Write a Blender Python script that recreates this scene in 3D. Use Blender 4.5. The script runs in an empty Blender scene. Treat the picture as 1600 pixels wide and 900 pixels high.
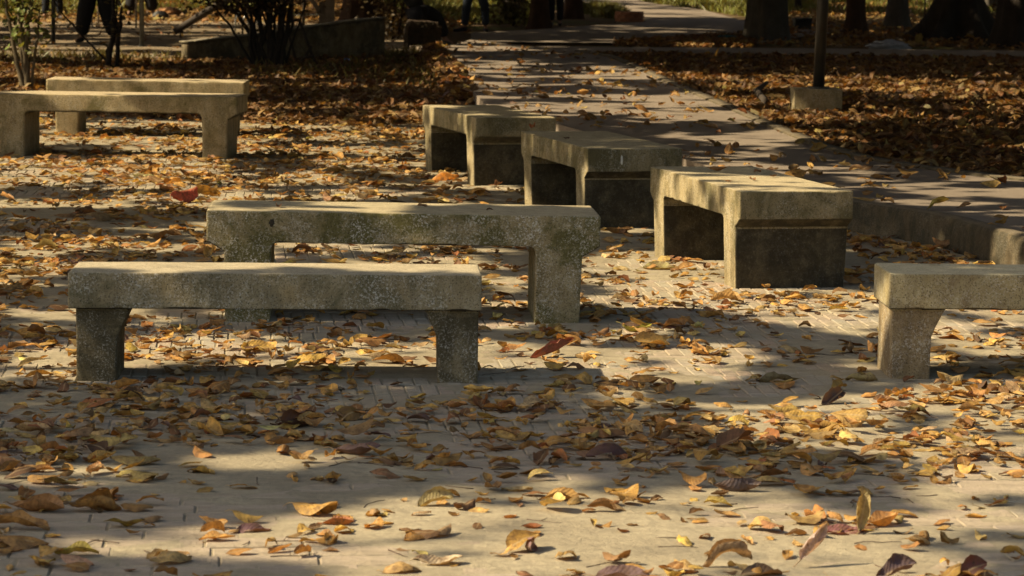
import bpy, bmesh, math, random
import numpy as np
from mathutils import Vector, Matrix, noise as mnoise
random.seed(7); RS = np.random.RandomState(11)
C = bpy.context.scene.collection
sc = bpy.context.scene
# ------------------------------------------------------------------ camera
FPX, PITCH, ROLL, CAMH = 4739.8, 0.109834, 0.011811, 1.5065
def place_camera():
    cam = bpy.data.cameras.new('camera'); o = bpy.data.objects.new('camera', cam); C.objects.link(o)
    r0 = Vector((1, 0, 0)); u0 = Vector((0, math.sin(PITCH), math.cos(PITCH))); f0 = Vector((0, math.cos(PITCH), -math.sin(PITCH)))
    c, s = math.cos(ROLL), math.sin(ROLL)
    r = r0*c + u0*s; u = u0*c - r0*s
    m = Matrix(((r.x, u.x, -f0.x, 0), (r.y, u.y, -f0.y, 0), (r.z, u.z, -f0.z, CAMH), (0, 0, 0, 1)))
    o.matrix_world = m
    cam.sensor_width = 36; cam.lens = FPX/1600*36; cam.clip_end = 2000; cam.clip_start = .1
    cam.dof.use_dof = True; cam.dof.focus_distance = 12.5; cam.dof.aperture_fstop = 11.0
    sc.camera = o
place_camera()
# ------------------------------------------------------------------ light
SUN_EL = math.radians(40); SHAD_AZ = math.radians(8)          # SHAD_AZ: the way shadows fall, from +x
SD = np.array([math.cos(SHAD_AZ)*math.cos(SUN_EL), math.sin(SHAD_AZ)*math.cos(SUN_EL), -math.sin(SUN_EL)])
w = bpy.data.worlds.new('World'); sc.world = w; w.use_nodes = True
nt = w.node_tree; sky = nt.nodes.new('ShaderNodeTexSky'); sky.sky_type = 'NISHITA'; sky.sun_disc = False
sky.sun_elevation = SUN_EL; sky.sun_rotation = math.atan2(-SD[0], -SD[1]); sky.dust_density = 3; sky.ozone_density = 0; sky.air_density = 1.2
nt.links.new(sky.outputs[0], nt.nodes['Background'].inputs[0]); nt.nodes['Background'].inputs[1].default_value = 0.075
sl = bpy.data.lights.new('sun', 'SUN'); sl.energy = 5.0; sl.angle = math.radians(.53); sl.color = (1, .83, .56)
so = bpy.data.objects.new('sun', sl); C.objects.link(so); so.rotation_euler = Vector(SD).to_track_quat('-Z', 'Y').to_euler()
sc.view_settings.view_transform = 'Standard'; sc.view_settings.look = 'None'; sc.view_settings.exposure = 0.97
# ------------------------------------------------------------------ geometry of the view: pixel of the photo <-> point of the ground
def at(u, v, z=0.0):
    du, dv = u-800, v-450
    c, s = math.cos(ROLL), math.sin(ROLL)
    a = du*c+dv*s; b = -du*s+dv*c
    d = np.array([a/FPX, math.cos(PITCH)-b/FPX*math.sin(PITCH), -math.sin(PITCH)-b/FPX*math.cos(PITCH)])
    t = (z-CAMH)/d[2]; p = d*t; p[2] += CAMH
    return p
def pix(x, y, z):
    zz = z-CAMH
    d = y*math.cos(PITCH)-zz*math.sin(PITCH); up = y*math.sin(PITCH)+zz*math.cos(PITCH)
    u = FPX*x/d; v = -FPX*up/d
    c, s = math.cos(ROLL), math.sin(ROLL)
    return 800+u*c-v*s, 450+u*s+v*c, d
def ppm(v, u=800): return FPX/at(u, v)[1]          # picture pixels per metre for something standing at that row
# ------------------------------------------------------------------ object helpers
def tag(o, label=None, cat=None, group=None, kind=None):
    if label: o['label'] = label
    if cat: o['category'] = cat
    if group: o['group'] = group
    if kind: o['kind'] = kind
    return o
def empty(name, loc, rz=0, **k):
    o = bpy.data.objects.new(name, None); C.objects.link(o); o.location = loc; o.rotation_euler = (0, 0, rz); o.empty_display_size = .2
    return tag(o, **k)
def link(name, me, mat=None, parent=None, **k):
    o = bpy.data.objects.new(name, me); C.objects.link(o)
    if mat and not me.materials: me.materials.append(mat)
    if parent: o.parent = parent
    return tag(o, **k)
def npmesh(name, V, F, uv=None, col=None, smooth=True):
    """V n x 3, F m x k (all faces with k corners)"""
    V = np.asarray(V, np.float32); F = np.asarray(F, np.int32); k = F.shape[1]
    me = bpy.data.meshes.new(name)
    me.vertices.add(len(V)); me.vertices.foreach_set('co', V.ravel())
    me.loops.add(F.size); me.loops.foreach_set('vertex_index', F.ravel())
    me.polygons.add(len(F)); me.polygons.foreach_set('loop_start', np.arange(len(F), dtype=np.int32)*k)
    me.polygons.foreach_set('use_smooth', np.full(len(F), smooth))
    if uv is not None:
        l = me.uv_layers.new(name='UVMap'); l.data.foreach_set('uv', np.asarray(uv, np.float32)[F.ravel()].ravel())
    if col is not None:
        a = me.color_attributes.new('Col', 'FLOAT_COLOR', 'POINT')
        a.data.foreach_set('color', np.hstack([col, np.ones((len(col), 1))]).astype(np.float32).ravel())
    me.update(calc_edges=True); me.validate(); return me
def bm_mesh(name, bm, smooth=False):
    me = bpy.data.meshes.new(name); bm.normal_update(); bm.to_mesh(me); bm.free()
    for p in me.polygons: p.use_smooth = smooth
    return me
def box_bm(bm, lo, hi, rot=None, bev=0):
    r = bmesh.ops.create_cube(bm, size=1)
    vs = r['verts']
    for v in vs:
        v.co = Vector([lo[i]+(hi[i]-lo[i])*(v.co[i]+.5) for i in range(3)])
    if bev:
        es = list({e for v in vs for e in v.link_edges})
        rr = bmesh.ops.bevel(bm, geom=es, offset=bev, segments=2, affect='EDGES', profile=.6)
        vs = list({v for f in rr['faces'] for v in f.verts} | {v for v in vs if v.is_valid})
    if rot: bmesh.ops.transform(bm, matrix=rot, verts=vs)
    return vs
def tube_arrays(pts, rad, n=6, cap=True):
    pts = [Vector(p) for p in pts]; V = []; F = []
    up = Vector((0, 0, 1)); side = None
    for i, p in enumerate(pts):
        d = (pts[min(i+1, len(pts)-1)]-pts[max(i-1, 0)]).normalized()
        a = d.cross(Vector((1, 0, 0)) if abs(d.x) < .8 else up).normalized() if side is None else (side-d*side.dot(d)).normalized()
        side = a; b = d.cross(a)
        r = rad[i] if hasattr(rad, '__len__') else rad
        for k in range(n):
            t = 2*math.pi*k/n; V.append(p+(a*math.cos(t)+b*math.sin(t))*r)
    for i in range(len(pts)-1):
        for k in range(n):
            F.append((i*n+k, i*n+(k+1) % n, (i+1)*n+(k+1) % n, (i+1)*n+k))
    return V, F
def tube(name, chains, n=6, smooth=True):
    V = []; F = []
    for pts, rad in chains:
        v, f = tube_arrays(pts, rad, n); o = len(V); V += v; F += [tuple(i+o for i in q) for q in f]
        F.append(tuple(o+k for k in range(n-1, -1, -1))); F.append(tuple(o+len(v)-n+k for k in range(n)))
    me = bpy.data.meshes.new(name); me.from_pydata([tuple(p) for p in V], [], F); me.update()
    for p in me.polygons: p.use_smooth = smooth
    return me
# ------------------------------------------------------------------ materials
def mat(name):
    m = bpy.data.materials.new(name); m.use_nodes = True; n = m.node_tree
    return m, n, n.nodes['Principled BSDF']
def N(n, t, **k):
    x = n.nodes.new(t)
    for a, b in k.items():
        if a.startswith('i_'): x.inputs[a[2:]].default_value = b
        else: setattr(x, a, b)
    return x
def ramp(n, src, stops):
    r = n.nodes.new('ShaderNodeValToRGB'); e = r.color_ramp.elements
    while len(e) < len(stops): e.new(.5)
    for k, (p, c) in enumerate(stops):
        e[k].position = p; e[k].color = (c, c, c, 1) if not hasattr(c, '__len__') else (*c, 1)
    n.links.new(src, r.inputs[0]); return r.outputs[0]
def mix(n, f, a, b, blend='MIX'):
    x = n.nodes.new('ShaderNodeMix'); x.data_type = 'RGBA'; x.blend_type = blend
    for sock, val in ((x.inputs[0], f), (x.inputs[6], a), (x.inputs[7], b)):
        if hasattr(val, 'links') or hasattr(val, 'is_linked'): n.links.new(val, sock)
        elif hasattr(val, '__len__'): sock.default_value = (*val, 1)
        else: sock.default_value = val
    return x.outputs[2]
def math_(n, op, a, b=None):
    x = n.nodes.new('ShaderNodeMath'); x.operation = op; x.use_clamp = False
    for s, v in ((x.inputs[0], a), (x.inputs[1], b)):
        if v is None: continue
        if hasattr(v, 'is_linked'): n.links.new(v, s)
        else: s.default_value = v
    return x.outputs[0]
def noise_(n, vec, scale, detail=4, rough=.6, dist=0):
    x = N(n, 'ShaderNodeTexNoise'); x.inputs['Scale'].default_value = scale; x.inputs['Detail'].default_value = detail
    x.inputs['Roughness'].default_value = rough; x.inputs['Distortion'].default_value = dist
    n.links.new(vec, x.inputs['Vector']); return x.outputs['Fac']
def coords(n, scale=(1, 1, 1), loc=(0, 0, 0), which='Object'):
    t = n.nodes.new('ShaderNodeTexCoord'); mp = n.nodes.new('ShaderNodeMapping')
    mp.inputs['Scale'].default_value = scale; mp.inputs['Location'].default_value = loc
    n.links.new(t.outputs[which], mp.inputs[0]); return mp.outputs[0]
def bump(n, b, h, dist, strength=1):
    x = n.nodes.new('ShaderNodeBump'); x.inputs['Distance'].default_value = dist; x.inputs['Strength'].default_value = strength
    n.links.new(h, x.inputs['Height']); n.links.new(x.outputs[0], b.inputs['Normal'])
def simple(name, col, rough=.7, metal=0, var=.25, scale=8, bmp=.002, spec=.3):
    m, n, b = mat(name); v = coords(n)
    f = noise_(n, v, scale, 6)
    c = mix(n, ramp(n, f, [(.3, 0), (.7, 1)]), [x*(1-var) for x in col], [min(1, x*(1+var)) for x in col])
    n.links.new(c, b.inputs['Base Color']); b.inputs['Roughness'].default_value = rough; b.inputs['Metallic'].default_value = metal
    b.inputs['Specular IOR Level'].default_value = spec
    if bmp: bump(n, b, noise_(n, v, scale*6, 5), bmp)
    return m
def concrete(name, seed, light=(.46, .43, .33), moss=(.15, .14, .065), mossy=.5, end_stain_shade=0.0, speck=.5):
    m, n, b = mat(name); L = (seed*3.17, seed*1.7, seed*.9)
    v = coords(n, loc=L); vs = coords(n, scale=(1, 1, .22), loc=L)
    tone = mix(n, ramp(n, noise_(n, v, 9, 6, .7), [(.35, 0), (.65, 1)]), [light[0]*.95, light[1]*.90, light[2]*.78], [light[0]*.68, light[1]*.60, light[2]*.45])
    grime = ramp(n, noise_(n, v, 4.2, 10, .72, .6), [(.60-.28*mossy, 0), (.72-.28*mossy, 1)])
    c = mix(n, grime, tone, moss)
    streak = ramp(n, noise_(n, vs, 16, 5, .65), [(.45, 0), (.72, .62)])
    c = mix(n, streak, c, [x*.55 for x in moss])
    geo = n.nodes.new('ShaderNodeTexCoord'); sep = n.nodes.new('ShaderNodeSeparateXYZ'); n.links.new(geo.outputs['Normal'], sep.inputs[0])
    lich = math_(n, 'MULTIPLY', ramp(n, noise_(n, v, 115, 4, .8), [(.52, 0), (.58, 1)]), ramp(n, noise_(n, v, 6.5, 6, .75), [(.42, 0), (.62, speck)]))
    c = mix(n, lich, c, (.66, .63, .54))
    if end_stain_shade:                                                 # grime plus painted shade on the end faces, outer and inner, broken up by noise
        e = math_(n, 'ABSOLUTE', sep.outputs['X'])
        e = math_(n, 'MULTIPLY', ramp(n, e, [(.6, 0), (.9, 1)]), ramp(n, noise_(n, v, 7, 10, .78), [(.30, end_stain_shade*.7), (.56, end_stain_shade)]))
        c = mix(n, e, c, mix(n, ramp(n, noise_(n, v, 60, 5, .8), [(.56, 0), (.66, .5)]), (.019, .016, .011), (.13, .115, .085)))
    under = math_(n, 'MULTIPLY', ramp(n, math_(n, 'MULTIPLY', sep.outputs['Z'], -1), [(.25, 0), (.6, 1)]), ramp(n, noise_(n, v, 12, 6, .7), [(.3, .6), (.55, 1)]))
    c = mix(n, under, c, (.05, .043, .03))                       # undersides painted dark in place of the shade there
    pit = ramp(n, noise_(n, v, 170, 3, .6), [(.34, .75), (.46, 0)])
    c = mix(n, pit, c, [x*.3 for x in moss])
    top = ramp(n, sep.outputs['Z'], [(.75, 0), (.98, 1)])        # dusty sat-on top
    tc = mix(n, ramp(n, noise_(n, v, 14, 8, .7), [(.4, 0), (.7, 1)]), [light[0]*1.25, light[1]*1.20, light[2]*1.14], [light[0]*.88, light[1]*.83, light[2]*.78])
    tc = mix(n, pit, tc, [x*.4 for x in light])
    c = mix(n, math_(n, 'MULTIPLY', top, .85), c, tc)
    n.links.new(c, b.inputs['Base Color']); b.inputs['Roughness'].default_value = .95; b.inputs['Specular IOR Level'].default_value = .2
    h = math_(n, 'ADD', noise_(n, v, 60, 8, .75), math_(n, 'MULTIPLY', noise_(n, v, 220, 3), .5))
    bump(n, b, h, .006); return m
def leafmat(name, trans=.28, rough=.62):
    m, n, b = mat(name)
    a = N(n, 'ShaderNodeAttribute', attribute_name='Col'); v = coords(n)
    uv = n.nodes.new('ShaderNodeUVMap'); sp = n.nodes.new('ShaderNodeSeparateXYZ'); n.links.new(uv.outputs[0], sp.inputs[0])
    dv = math_(n, 'ABSOLUTE', math_(n, 'SUBTRACT', sp.outputs['Y'], .5))
    rib = ramp(n, dv, [(.02, 1), (.06, 0)])
    vein = math_(n, 'SINE', math_(n, 'MULTIPLY', math_(n, 'SUBTRACT', sp.outputs['X'], math_(n, 'MULTIPLY', dv, .45)), 66))
    f = noise_(n, v, 38, 6, .7)
    c = mix(n, ramp(n, f, [(.36, .0), (.66, .85)]), a.outputs['Color'], (.13, .07, .03))
    c = mix(n, ramp(n, noise_(n, v, 160, 3), [(.62, 0), (.7, .7)]), c, (.05, .03, .015))
    c = mix(n, math_(n, 'MULTIPLY', rib, .45), c, (.55, .42, .22))
    c = mix(n, ramp(n, vein, [(.0, .0), (1, .09)]), c, mix(n, .5, c, (.12, .07, .03)))
    n.links.new(c, b.inputs['Base Color']); b.inputs['Roughness'].default_value = rough; b.inputs['Specular IOR Level'].default_value = .35
    bump(n, b, math_(n, 'ADD', math_(n, 'MULTIPLY', vein, .35), math_(n, 'MULTIPLY', f, 2)), .0009)
    t = n.nodes.new('ShaderNodeBsdfTranslucent'); n.links.new(mix(n, 1.0, c, (1, .72, .38), 'MULTIPLY'), t.inputs[0])
    ms = n.nodes.new('ShaderNodeMixShader'); ms.inputs[0].default_value = trans
    n.links.new(b.outputs[0], ms.inputs[1]); n.links.new(t.outputs[0], ms.inputs[2])
    n.links.new(ms.outputs[0], n.nodes['Material Output'].inputs[0]); return m
LEAF = leafmat('dry_leaf')
GREEN = leafmat('living_leaf', .35, .45)
def paving_mat(name, brick=False):
    m, n, b = mat(name); v = coords(n)
    dustc = mix(n, ramp(n, noise_(n, v, 2.2, 8, .65), [(.35, 0), (.65, 1)]), (.405, .345, .228), (.305, .255, .168))
    if brick:
        oi = n.nodes.new('ShaderNodeAttribute'); oi.attribute_name = 'Col'
        geo = n.nodes.new('ShaderNodeNewGeometry')
        bc = mix(n, geo.outputs['Random Per Island'], (.42, .31, .225), (.36, .335, .27))
        wear = ramp(n, noise_(n, v, 1.6, 9, .7, .3), [(.38, .15), (.62, .95)])
        c = mix(n, wear, bc, dustc)
    else:
        c = mix(n, ramp(n, noise_(n, v, 30, 5), [(.4, 0), (.7, .5)]), dustc, (.22, .185, .125))
    vx = coords(n, scale=(1, 3.2, 1))
    c = mix(n, ramp(n, noise_(n, vx, 6, 10, .75), [(.47, 0), (.66, .55)]), c, (.22, .185, .125))
    c = mix(n, ramp(n, noise_(n, v, 120, 3, .8), [(.6, 0), (.72, .5)]), c, (.13, .11, .07))
    c = mix(n, ramp(n, noise_(n, v, 210, 2, .8), [(.66, 0), (.74, .4)]), c, (.6, .56, .46))
    n.links.new(c, b.inputs['Base Color']); b.inputs['Roughness'].default_value = .95; b.inputs['Specular IOR Level'].default_value = .15
    bump(n, b, math_(n, 'ADD', noise_(n, v, 25, 9, .75), math_(n, 'MULTIPLY', noise_(n, v, 5, 4), 1.6)), .010)
    return m
PAVE = paving_mat('dusty_paving'); BRICK = paving_mat('worn_brick', True)
# ------------------------------------------------------------------ numpy value noise
def vnoise(x, y, seed, cell):
    r = np.random.RandomState(seed); G = r.rand(256, 256)
    X = x/cell+500; Y = y/cell+500; i = np.floor(X).astype(int); j = np.floor(Y).astype(int); fx = X-i; fy = Y-j
    fx = fx*fx*(3-2*fx); fy = fy*fy*(3-2*fy); i %= 256; j %= 256; i1 = (i+1) % 256; j1 = (j+1) % 256
    return (G[i, j]*(1-fx)+G[i1, j]*fx)*(1-fy)+(G[i, j1]*(1-fx)+G[i1, j1]*fx)*fy
def grid_map(rows):
    ys = np.array([r[0] for r in rows], float); G = np.array([[int(c) for c in r[1]] for r in rows], float)/9
    def f(u, v):
        x = np.clip((np.asarray(u)-50)/100, 0, 14.999); i = x.astype(int); fx = x-i
        v = np.clip(v, ys[0], ys[-1]-1e-6); k = np.clip(np.searchsorted(ys, v, 'right')-1, 0, len(ys)-2)
        fy = (v-ys[k])/(ys[k+1]-ys[k])
        return (G[k, i]*(1-fx)+G[k, i+1]*fx)*(1-fy)+(G[k+1, i]*(1-fx)+G[k+1, i+1]*fx)*fy
    return f
LIT = grid_map([(-40, '4555442523456344'), (0, '5777663738781655'), (15, '5766652637671655'), (30, '6567632524550322'), (45, '5455420202320000'),
 (60, '5555412321000000'), (70, '6665300311000000'), (78, '7763102999993000'), (86, '8874111321000000'), (95, '8884111211000000'), (110, '3100000334210000'), (130, '5654454654321111'),
 (150, '5654335666546433'), (175, '6666433456777544'), (200, '7777764455678656'), (225, '6777755344567433'),
 (250, '6677544334446322'), (275, '5566565323465211'), (300, '3457555433464111'), (330, '1123565543332111'),
 (360, '1124554433322236'), (390, '2324555533432223'), (420, '5445666637777755'), (455, '3224555556676665'),
 (485, '2233677777656554'), (505, '2233677777555554'), (520, '2287556666666643'), (545, '3389998888885556'), (580, '3488888888874477'),
 (598, '1222211133554467'), (606, '1111111122443456'), (630, '0000000001114678'), (665, '0000000002699988'), (695, '0000000011257887'),
 (725, '1116630000001343'), (750, '5531111012211366'), (780, '2211245787645663'), (810, '1112468998877887'),
 (850, '2246768998888888'), (890, '2112358888777888')])
DENS = grid_map([(150, '6766666211111111'), (190, '5666666222222222'), (225, '4555544222211111'), (260, '4455544431111111'), (300, '5566555222221111'),
 (340, '6665555433222222'), (390, '6644556633333333'), (430, '7654455533344444'), (480, '5444333334566655'),
 (520, '5456644456666555'), (560, '5455555556665445'), (590, '5333444444433334'), (620, '6666665566666666'), (650, '7777776666777888'), (682, '7888776777899999'),
 (708, '7777777777676666'), (745, '5544544456666665'), (785, '5543334444456543'), (820, '5444333344444433'),
 (860, '5344444433344455'), (895, '5455555557765566')])
# ------------------------------------------------------------------ the setting: ground, paving, path
def sheet(name, pts, z, m, kind='structure', thick=0, **k):
    bm = bmesh.new(); vs = [bm.verts.new((p[0], p[1], z)) for p in pts]; f = bm.faces.new(vs)
    if f.normal.z < 0 or True:
        bm.normal_update()
        if f.normal.z < 0: f.normal_flip()
    if thick:
        r = bmesh.ops.extrude_face_region(bm, geom=[f]); bot = [g for g in r['geom'] if isinstance(g, bmesh.types.BMVert)]
        # the extruded copy is the top one; the old face goes down
        for v in vs: v.co.z -= thick
    bmesh.ops.recalc_face_normals(bm, faces=bm.faces[:])
    if not thick:
        for f in bm.faces:
            if f.normal.z < 0: f.normal_flip()
    return link(name, bm_mesh(name, bm), m, **tag_kw(kind, k))
def tag_kw(kind, k):
    k = dict(k); k['kind'] = kind; return k
def soil(name, a, b_, g, gscale=.25, gthr=.52):
    m, n, b = mat(name); v = coords(n)
    c = mix(n, ramp(n, noise_(n, v, 1.4, 9, .7), [(.35, 0), (.65, 1)]), a, b_)
    c = mix(n, ramp(n, noise_(n, v, gscale, 6, .7), [(gthr, 0), (gthr+.1, .9)]), c, g)
    c = mix(n, ramp(n, noise_(n, v, 26, 5, .8), [(.5, 0), (.7, .6)]), c, (.05, .035, .02))
    n.links.new(c, b.inputs['Base Color']); b.inputs['Roughness'].default_value = 1; b.inputs['Specular IOR Level'].default_value = .1
    bump(n, b, noise_(n, v, 12, 9, .75), .04); return m
SOIL = soil('leafy_soil', (.16, .11, .06), (.10, .065, .035), (.10, .12, .035))
sheet('ground', [(-900, -200), (900, -200), (900, 1600), (-900, 1600)], -.03, SOIL)
PR = .09                                                         # the bricks are laid a little askew to the view
def rot2(x, y, a): return x*math.cos(a)-y*math.sin(a), x*math.sin(a)+y*math.cos(a)
edge = [at(1750, 418, .15), at(1600, 374, .15), at(1540, 357, .15), at(1500, 346, .15), at(1450, 336, .15), at(1400, 327, .15), at(1337, 319, .15), at(1180, 280, .15), at(1000, 229, .15), at(868, 193, .15), at(760, 163, .15)]
left_edge = edge+[at(735, 140, .15), at(722, 118, .15), at(705, 96, .15), at(693, 84, .15), at(692, 78, .15), at(705, 70, .15), at(735, 62, .15)]
right_edge = [at(900, 80, .15), at(950, 88, .15), at(985, 102, .15), at(1040, 128, .15), at(1130, 166, .15), at(1200, 197, .15), at(1270, 226, .15), at(1340, 247, .15), at(1430, 262, .15), at(1550, 278, .15), at(1700, 292, .15), at(1950, 312, .15)]
pv = [(-14, 2), (7, 2)]+[(p[0], p[1]) for p in [at(2300, 560)]+[at(1900, 440)]]+[(p[0]+.05, p[1]) for p in edge]+[(p[0], p[1]) for p in [at(700, 178), at(400, 172), at(100, 168), at(-400, 150)]]+[(-14, 30)]
sheet('paving_bed', pv, -.0022, PAVE)
BEDT = .004
def in_poly(x, y, P):
    x = np.asarray(x, float); y = np.asarray(y, float); c = np.zeros(x.shape, bool); n_ = len(P)
    for i in range(n_):
        x1, y1 = P[i][:2]; x2, y2 = P[(i+1) % n_][:2]
        m_ = ((y1 > y) != (y2 > y)) & (x < (x2-x1)*(y-y1)/((y2-y1) or 1e-9)+x1); c ^= m_
    return c
PATHPOLY = [(p[0], p[1]) for p in left_edge]+[(p[0], p[1]) for p in right_edge]
# bricks: two bonds. Near: stretchers; beyond: soldier courses
def brick_list():
    out = []
    v0 = 0; row = 0; y = 5.6
    while y < 22:
        near = y < 9.15 or (row % 7 == 5)
        dh, L = (.118, .25) if near else (.225, .056+.0*row)
        x = -5.2+RS.rand()*.3
        while x < 5.6:
            wx = L*(1+RS.uniform(-.02, .02))
            cx, cy = rot2(x+wx/2, y+dh/2, PR)
            if abs(cx) < .172*cy+.45: out.append((cx, cy, wx, dh))
            x += wx
        y += dh; row += 1
    return out
def build_paving():
    L = brick_list(); X = np.array([b[:2] for b in L]); m_ = in_poly(X[:, 0], X[:, 1], pv) & ~in_poly(X[:, 0], X[:, 1], [(p[0]-.12, p[1]-.1) for p in edge]+[(8, 40), (8, 12)])
    L = [b for b, k in zip(L, m_) if k]
    root = empty('brick_paving', (0, 0, 0), kind='structure')
    area = []
    for b in L:
        u, v, d = pix(b[0], b[1], 0); area.append((b[2]*b[3]/d**3 if 0 < u < 1600 and 0 < v < 900 else 0))
    order = np.argsort(-np.array(area)); big = set(order[:300].tolist())
    def brick_geo(w_, h_, g=.0028, t=.05):
        bm = bmesh.new(); box_bm(bm, (-w_/2+g, -h_/2+g, -t), (w_/2-g, h_/2-g, 0))
        es = [e for e in bm.edges if all(v.co.z > -.01 for v in e.verts)]
        bmesh.ops.bevel(bm, geom=es, offset=.003, segments=1, affect='EDGES'); return bm
    shared = {}
    V = []; F = []
    R = Matrix.Rotation(PR, 4, 'Z')
    for i, (x, y, w_, h_) in enumerate(L):
        key = (round(w_, 3), round(h_, 3)); z = .0015+RS.uniform(-.0018, .0022); tilt = (RS.uniform(-.006, .006), RS.uniform(-.01, .01))
        if key not in shared: shared[key] = bm_mesh('brick', brick_geo(*key))
        me = shared[key]
        if i in big:
            o = link('brick', me, BRICK, root); o.location = (x, y, z); o.rotation_euler = (tilt[0], tilt[1], PR)
        else:
            M = Matrix.Translation((x, y, z)) @ R @ Matrix.Rotation(tilt[0], 4, 'X') @ Matrix.Rotation(tilt[1], 4, 'Y'); o_ = len(V)
            V += [tuple(M @ v.co) for v in me.vertices]; F += [tuple(o_+q for q in p.vertices) for p in me.polygons]
    me = bpy.data.meshes.new('brick_courses'); me.from_pydata(V, [], F); me.update()
    link('brick_courses', me, BRICK, root, kind='stuff')
build_paving()
def sand_film():
    xs = np.arange(-4.2, 4.4, .045); ys = np.arange(5.6, 22, .06); X, Y = np.meshgrid(xs, ys, indexing='ij')
    h = vnoise(X, Y, 50, .9)*.45+vnoise(X, Y, 51, .3)*.3+vnoise(X, Y*1.5, 52, .11)*.25
    Z = np.clip((h-.455)*.05, -.004, .0048)
    n, m = X.shape; ok = in_poly(X.ravel(), Y.ravel(), pv) & ~in_poly(X.ravel(), Y.ravel(), [(p[0]-.03, p[1]) for p in edge]+[(8, 40), (8, 12)])
    F = (np.arange(n-1)[:, None]*m+np.arange(m-1)[None]).ravel(); F = np.stack([F, F+m, F+m+1, F+1], -1)
    F = F[ok[F].all(axis=1) & (Z.ravel()[F].max(axis=1) > -.0038)]
    link('sand_film', npmesh('sand_film', np.stack([X.ravel(), Y.ravel(), Z.ravel()], -1), F), PAVE, kind='stuff')
sand_film()
# raised path with kerb
m_, n_, b_ = mat('path_concrete'); v_ = coords(n_)
c_ = mix(n_, ramp(n_, noise_(n_, v_, 1.1, 9, .7), [(.35, 0), (.65, 1)]), (.25, .20, .148), (.185, .146, .108))
c_ = mix(n_, ramp(n_, noise_(n_, v_, 60, 5, .8), [(.5, 0), (.7, .45)]), c_, (.17, .135, .10))
n_.links.new(c_, b_.inputs['Base Color']); b_.inputs['Roughness'].default_value = .9; bump(n_, b_, noise_(n_, v_, 18, 9, .75), .012); PATHM = m_
KERB = concrete('kerb_concrete', 9, (.165, .14, .10), (.07, .06, .037), .5, speck=.12)
sheet('path', PATHPOLY, .15, PATHM, thick=.2)
def strip(name, line, prof, m, **k):
    """sweep a profile (offset to the left of travel, z) along a line of points"""
    V = []; F = []; n = len(prof); P = [Vector((p[0], p[1], 0)) for p in line]; Q = []
    for a, b in zip(P[:-1], P[1:]):
        s = max(1, int((b-a).length/.12))
        Q += [a.lerp(b, i/s) for i in range(s)]
    Q.append(P[-1])
    for i, p in enumerate(Q):
        d = (Q[min(i+2, len(Q)-1)]-Q[max(i-2, 0)]).normalized(); nn = Vector((-d.y, d.x, 0))
        for o, z in prof:
            q = p+nn*o; j = mnoise.noise(q*3.1+Vector((0, 0, z*9)))*.012+mnoise.noise(q*14)*.004
            V.append((q.x+nn.x*j*.3, q.y+nn.y*j*.3, z+(mnoise.noise(q*1.3)*.004 if z > .05 else 0)))
    for i in range(len(Q)-1):
        for k_ in range(n-1): F.append((i*n+k_, i*n+k_+1, (i+1)*n+k_+1, (i+1)*n+k_))
    me = bpy.data.meshes.new(name); me.from_pydata(V, [], F); me.update()
    for p in me.polygons: p.use_smooth = True
    return link(name, me, m, **k)
KP = [(.06, -.05), (.055, .06), (.05, .145), (.04, .163), (.02, .172), (-.02, .174), (-.05, .170), (-.062, .158), (-.07, .14)]
strip('kerb', edge[:8], [(o, z) for o, z in KP], KERB, kind='structure')
strip('kerb_edging', right_edge, [(-.02, .0), (-.02, .158), (.0, .166), (.09, .166), (.10, .14)], KERB, kind='structure')
# right-hand bed of soil and the strips behind
RB = [at(930, 86, .1), at(1700, 96, .1), at(2300, 100, .1), at(2400, 330, .1)]+[p for p in right_edge[::-1]]
sheet('soil_bed', [(p[0], p[1]) for p in RB], .09, SOIL)
sheet('cross_path', [at(640, 72, .12)[:2], at(1240, 76, .12)[:2], at(1900, 84, .12)[:2], at(1900, 100, .12)[:2], at(1240, 90, .12)[:2], at(900, 84, .12)[:2], at(696, 82, .12)[:2]], .128, PATHM, thick=.15)
sheet('far_path', [at(u, v)[:2] for u, v in [(738, 66), (1168, 70), (1300, 52), (1160, 32), (1100, 16), (1010, 4), (960, -12), (820, -14), (880, 4), (900, 12), (1000, 24), (1010, 34), (930, 40), (840, 46), (735, 52)]], .006, PATHM)
SAND = soil('sandy_yard', (.30, .235, .155), (.24, .185, .12), (.17, .13, .08), .6, .56)
sheet('yard', [at(u, v)[:2] for u, v in [(-600, 36), (240, 33), (560, 36), (700, 60), (690, 82), (640, 96), (300, 99), (-600, 92)]], .004, SAND)
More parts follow.
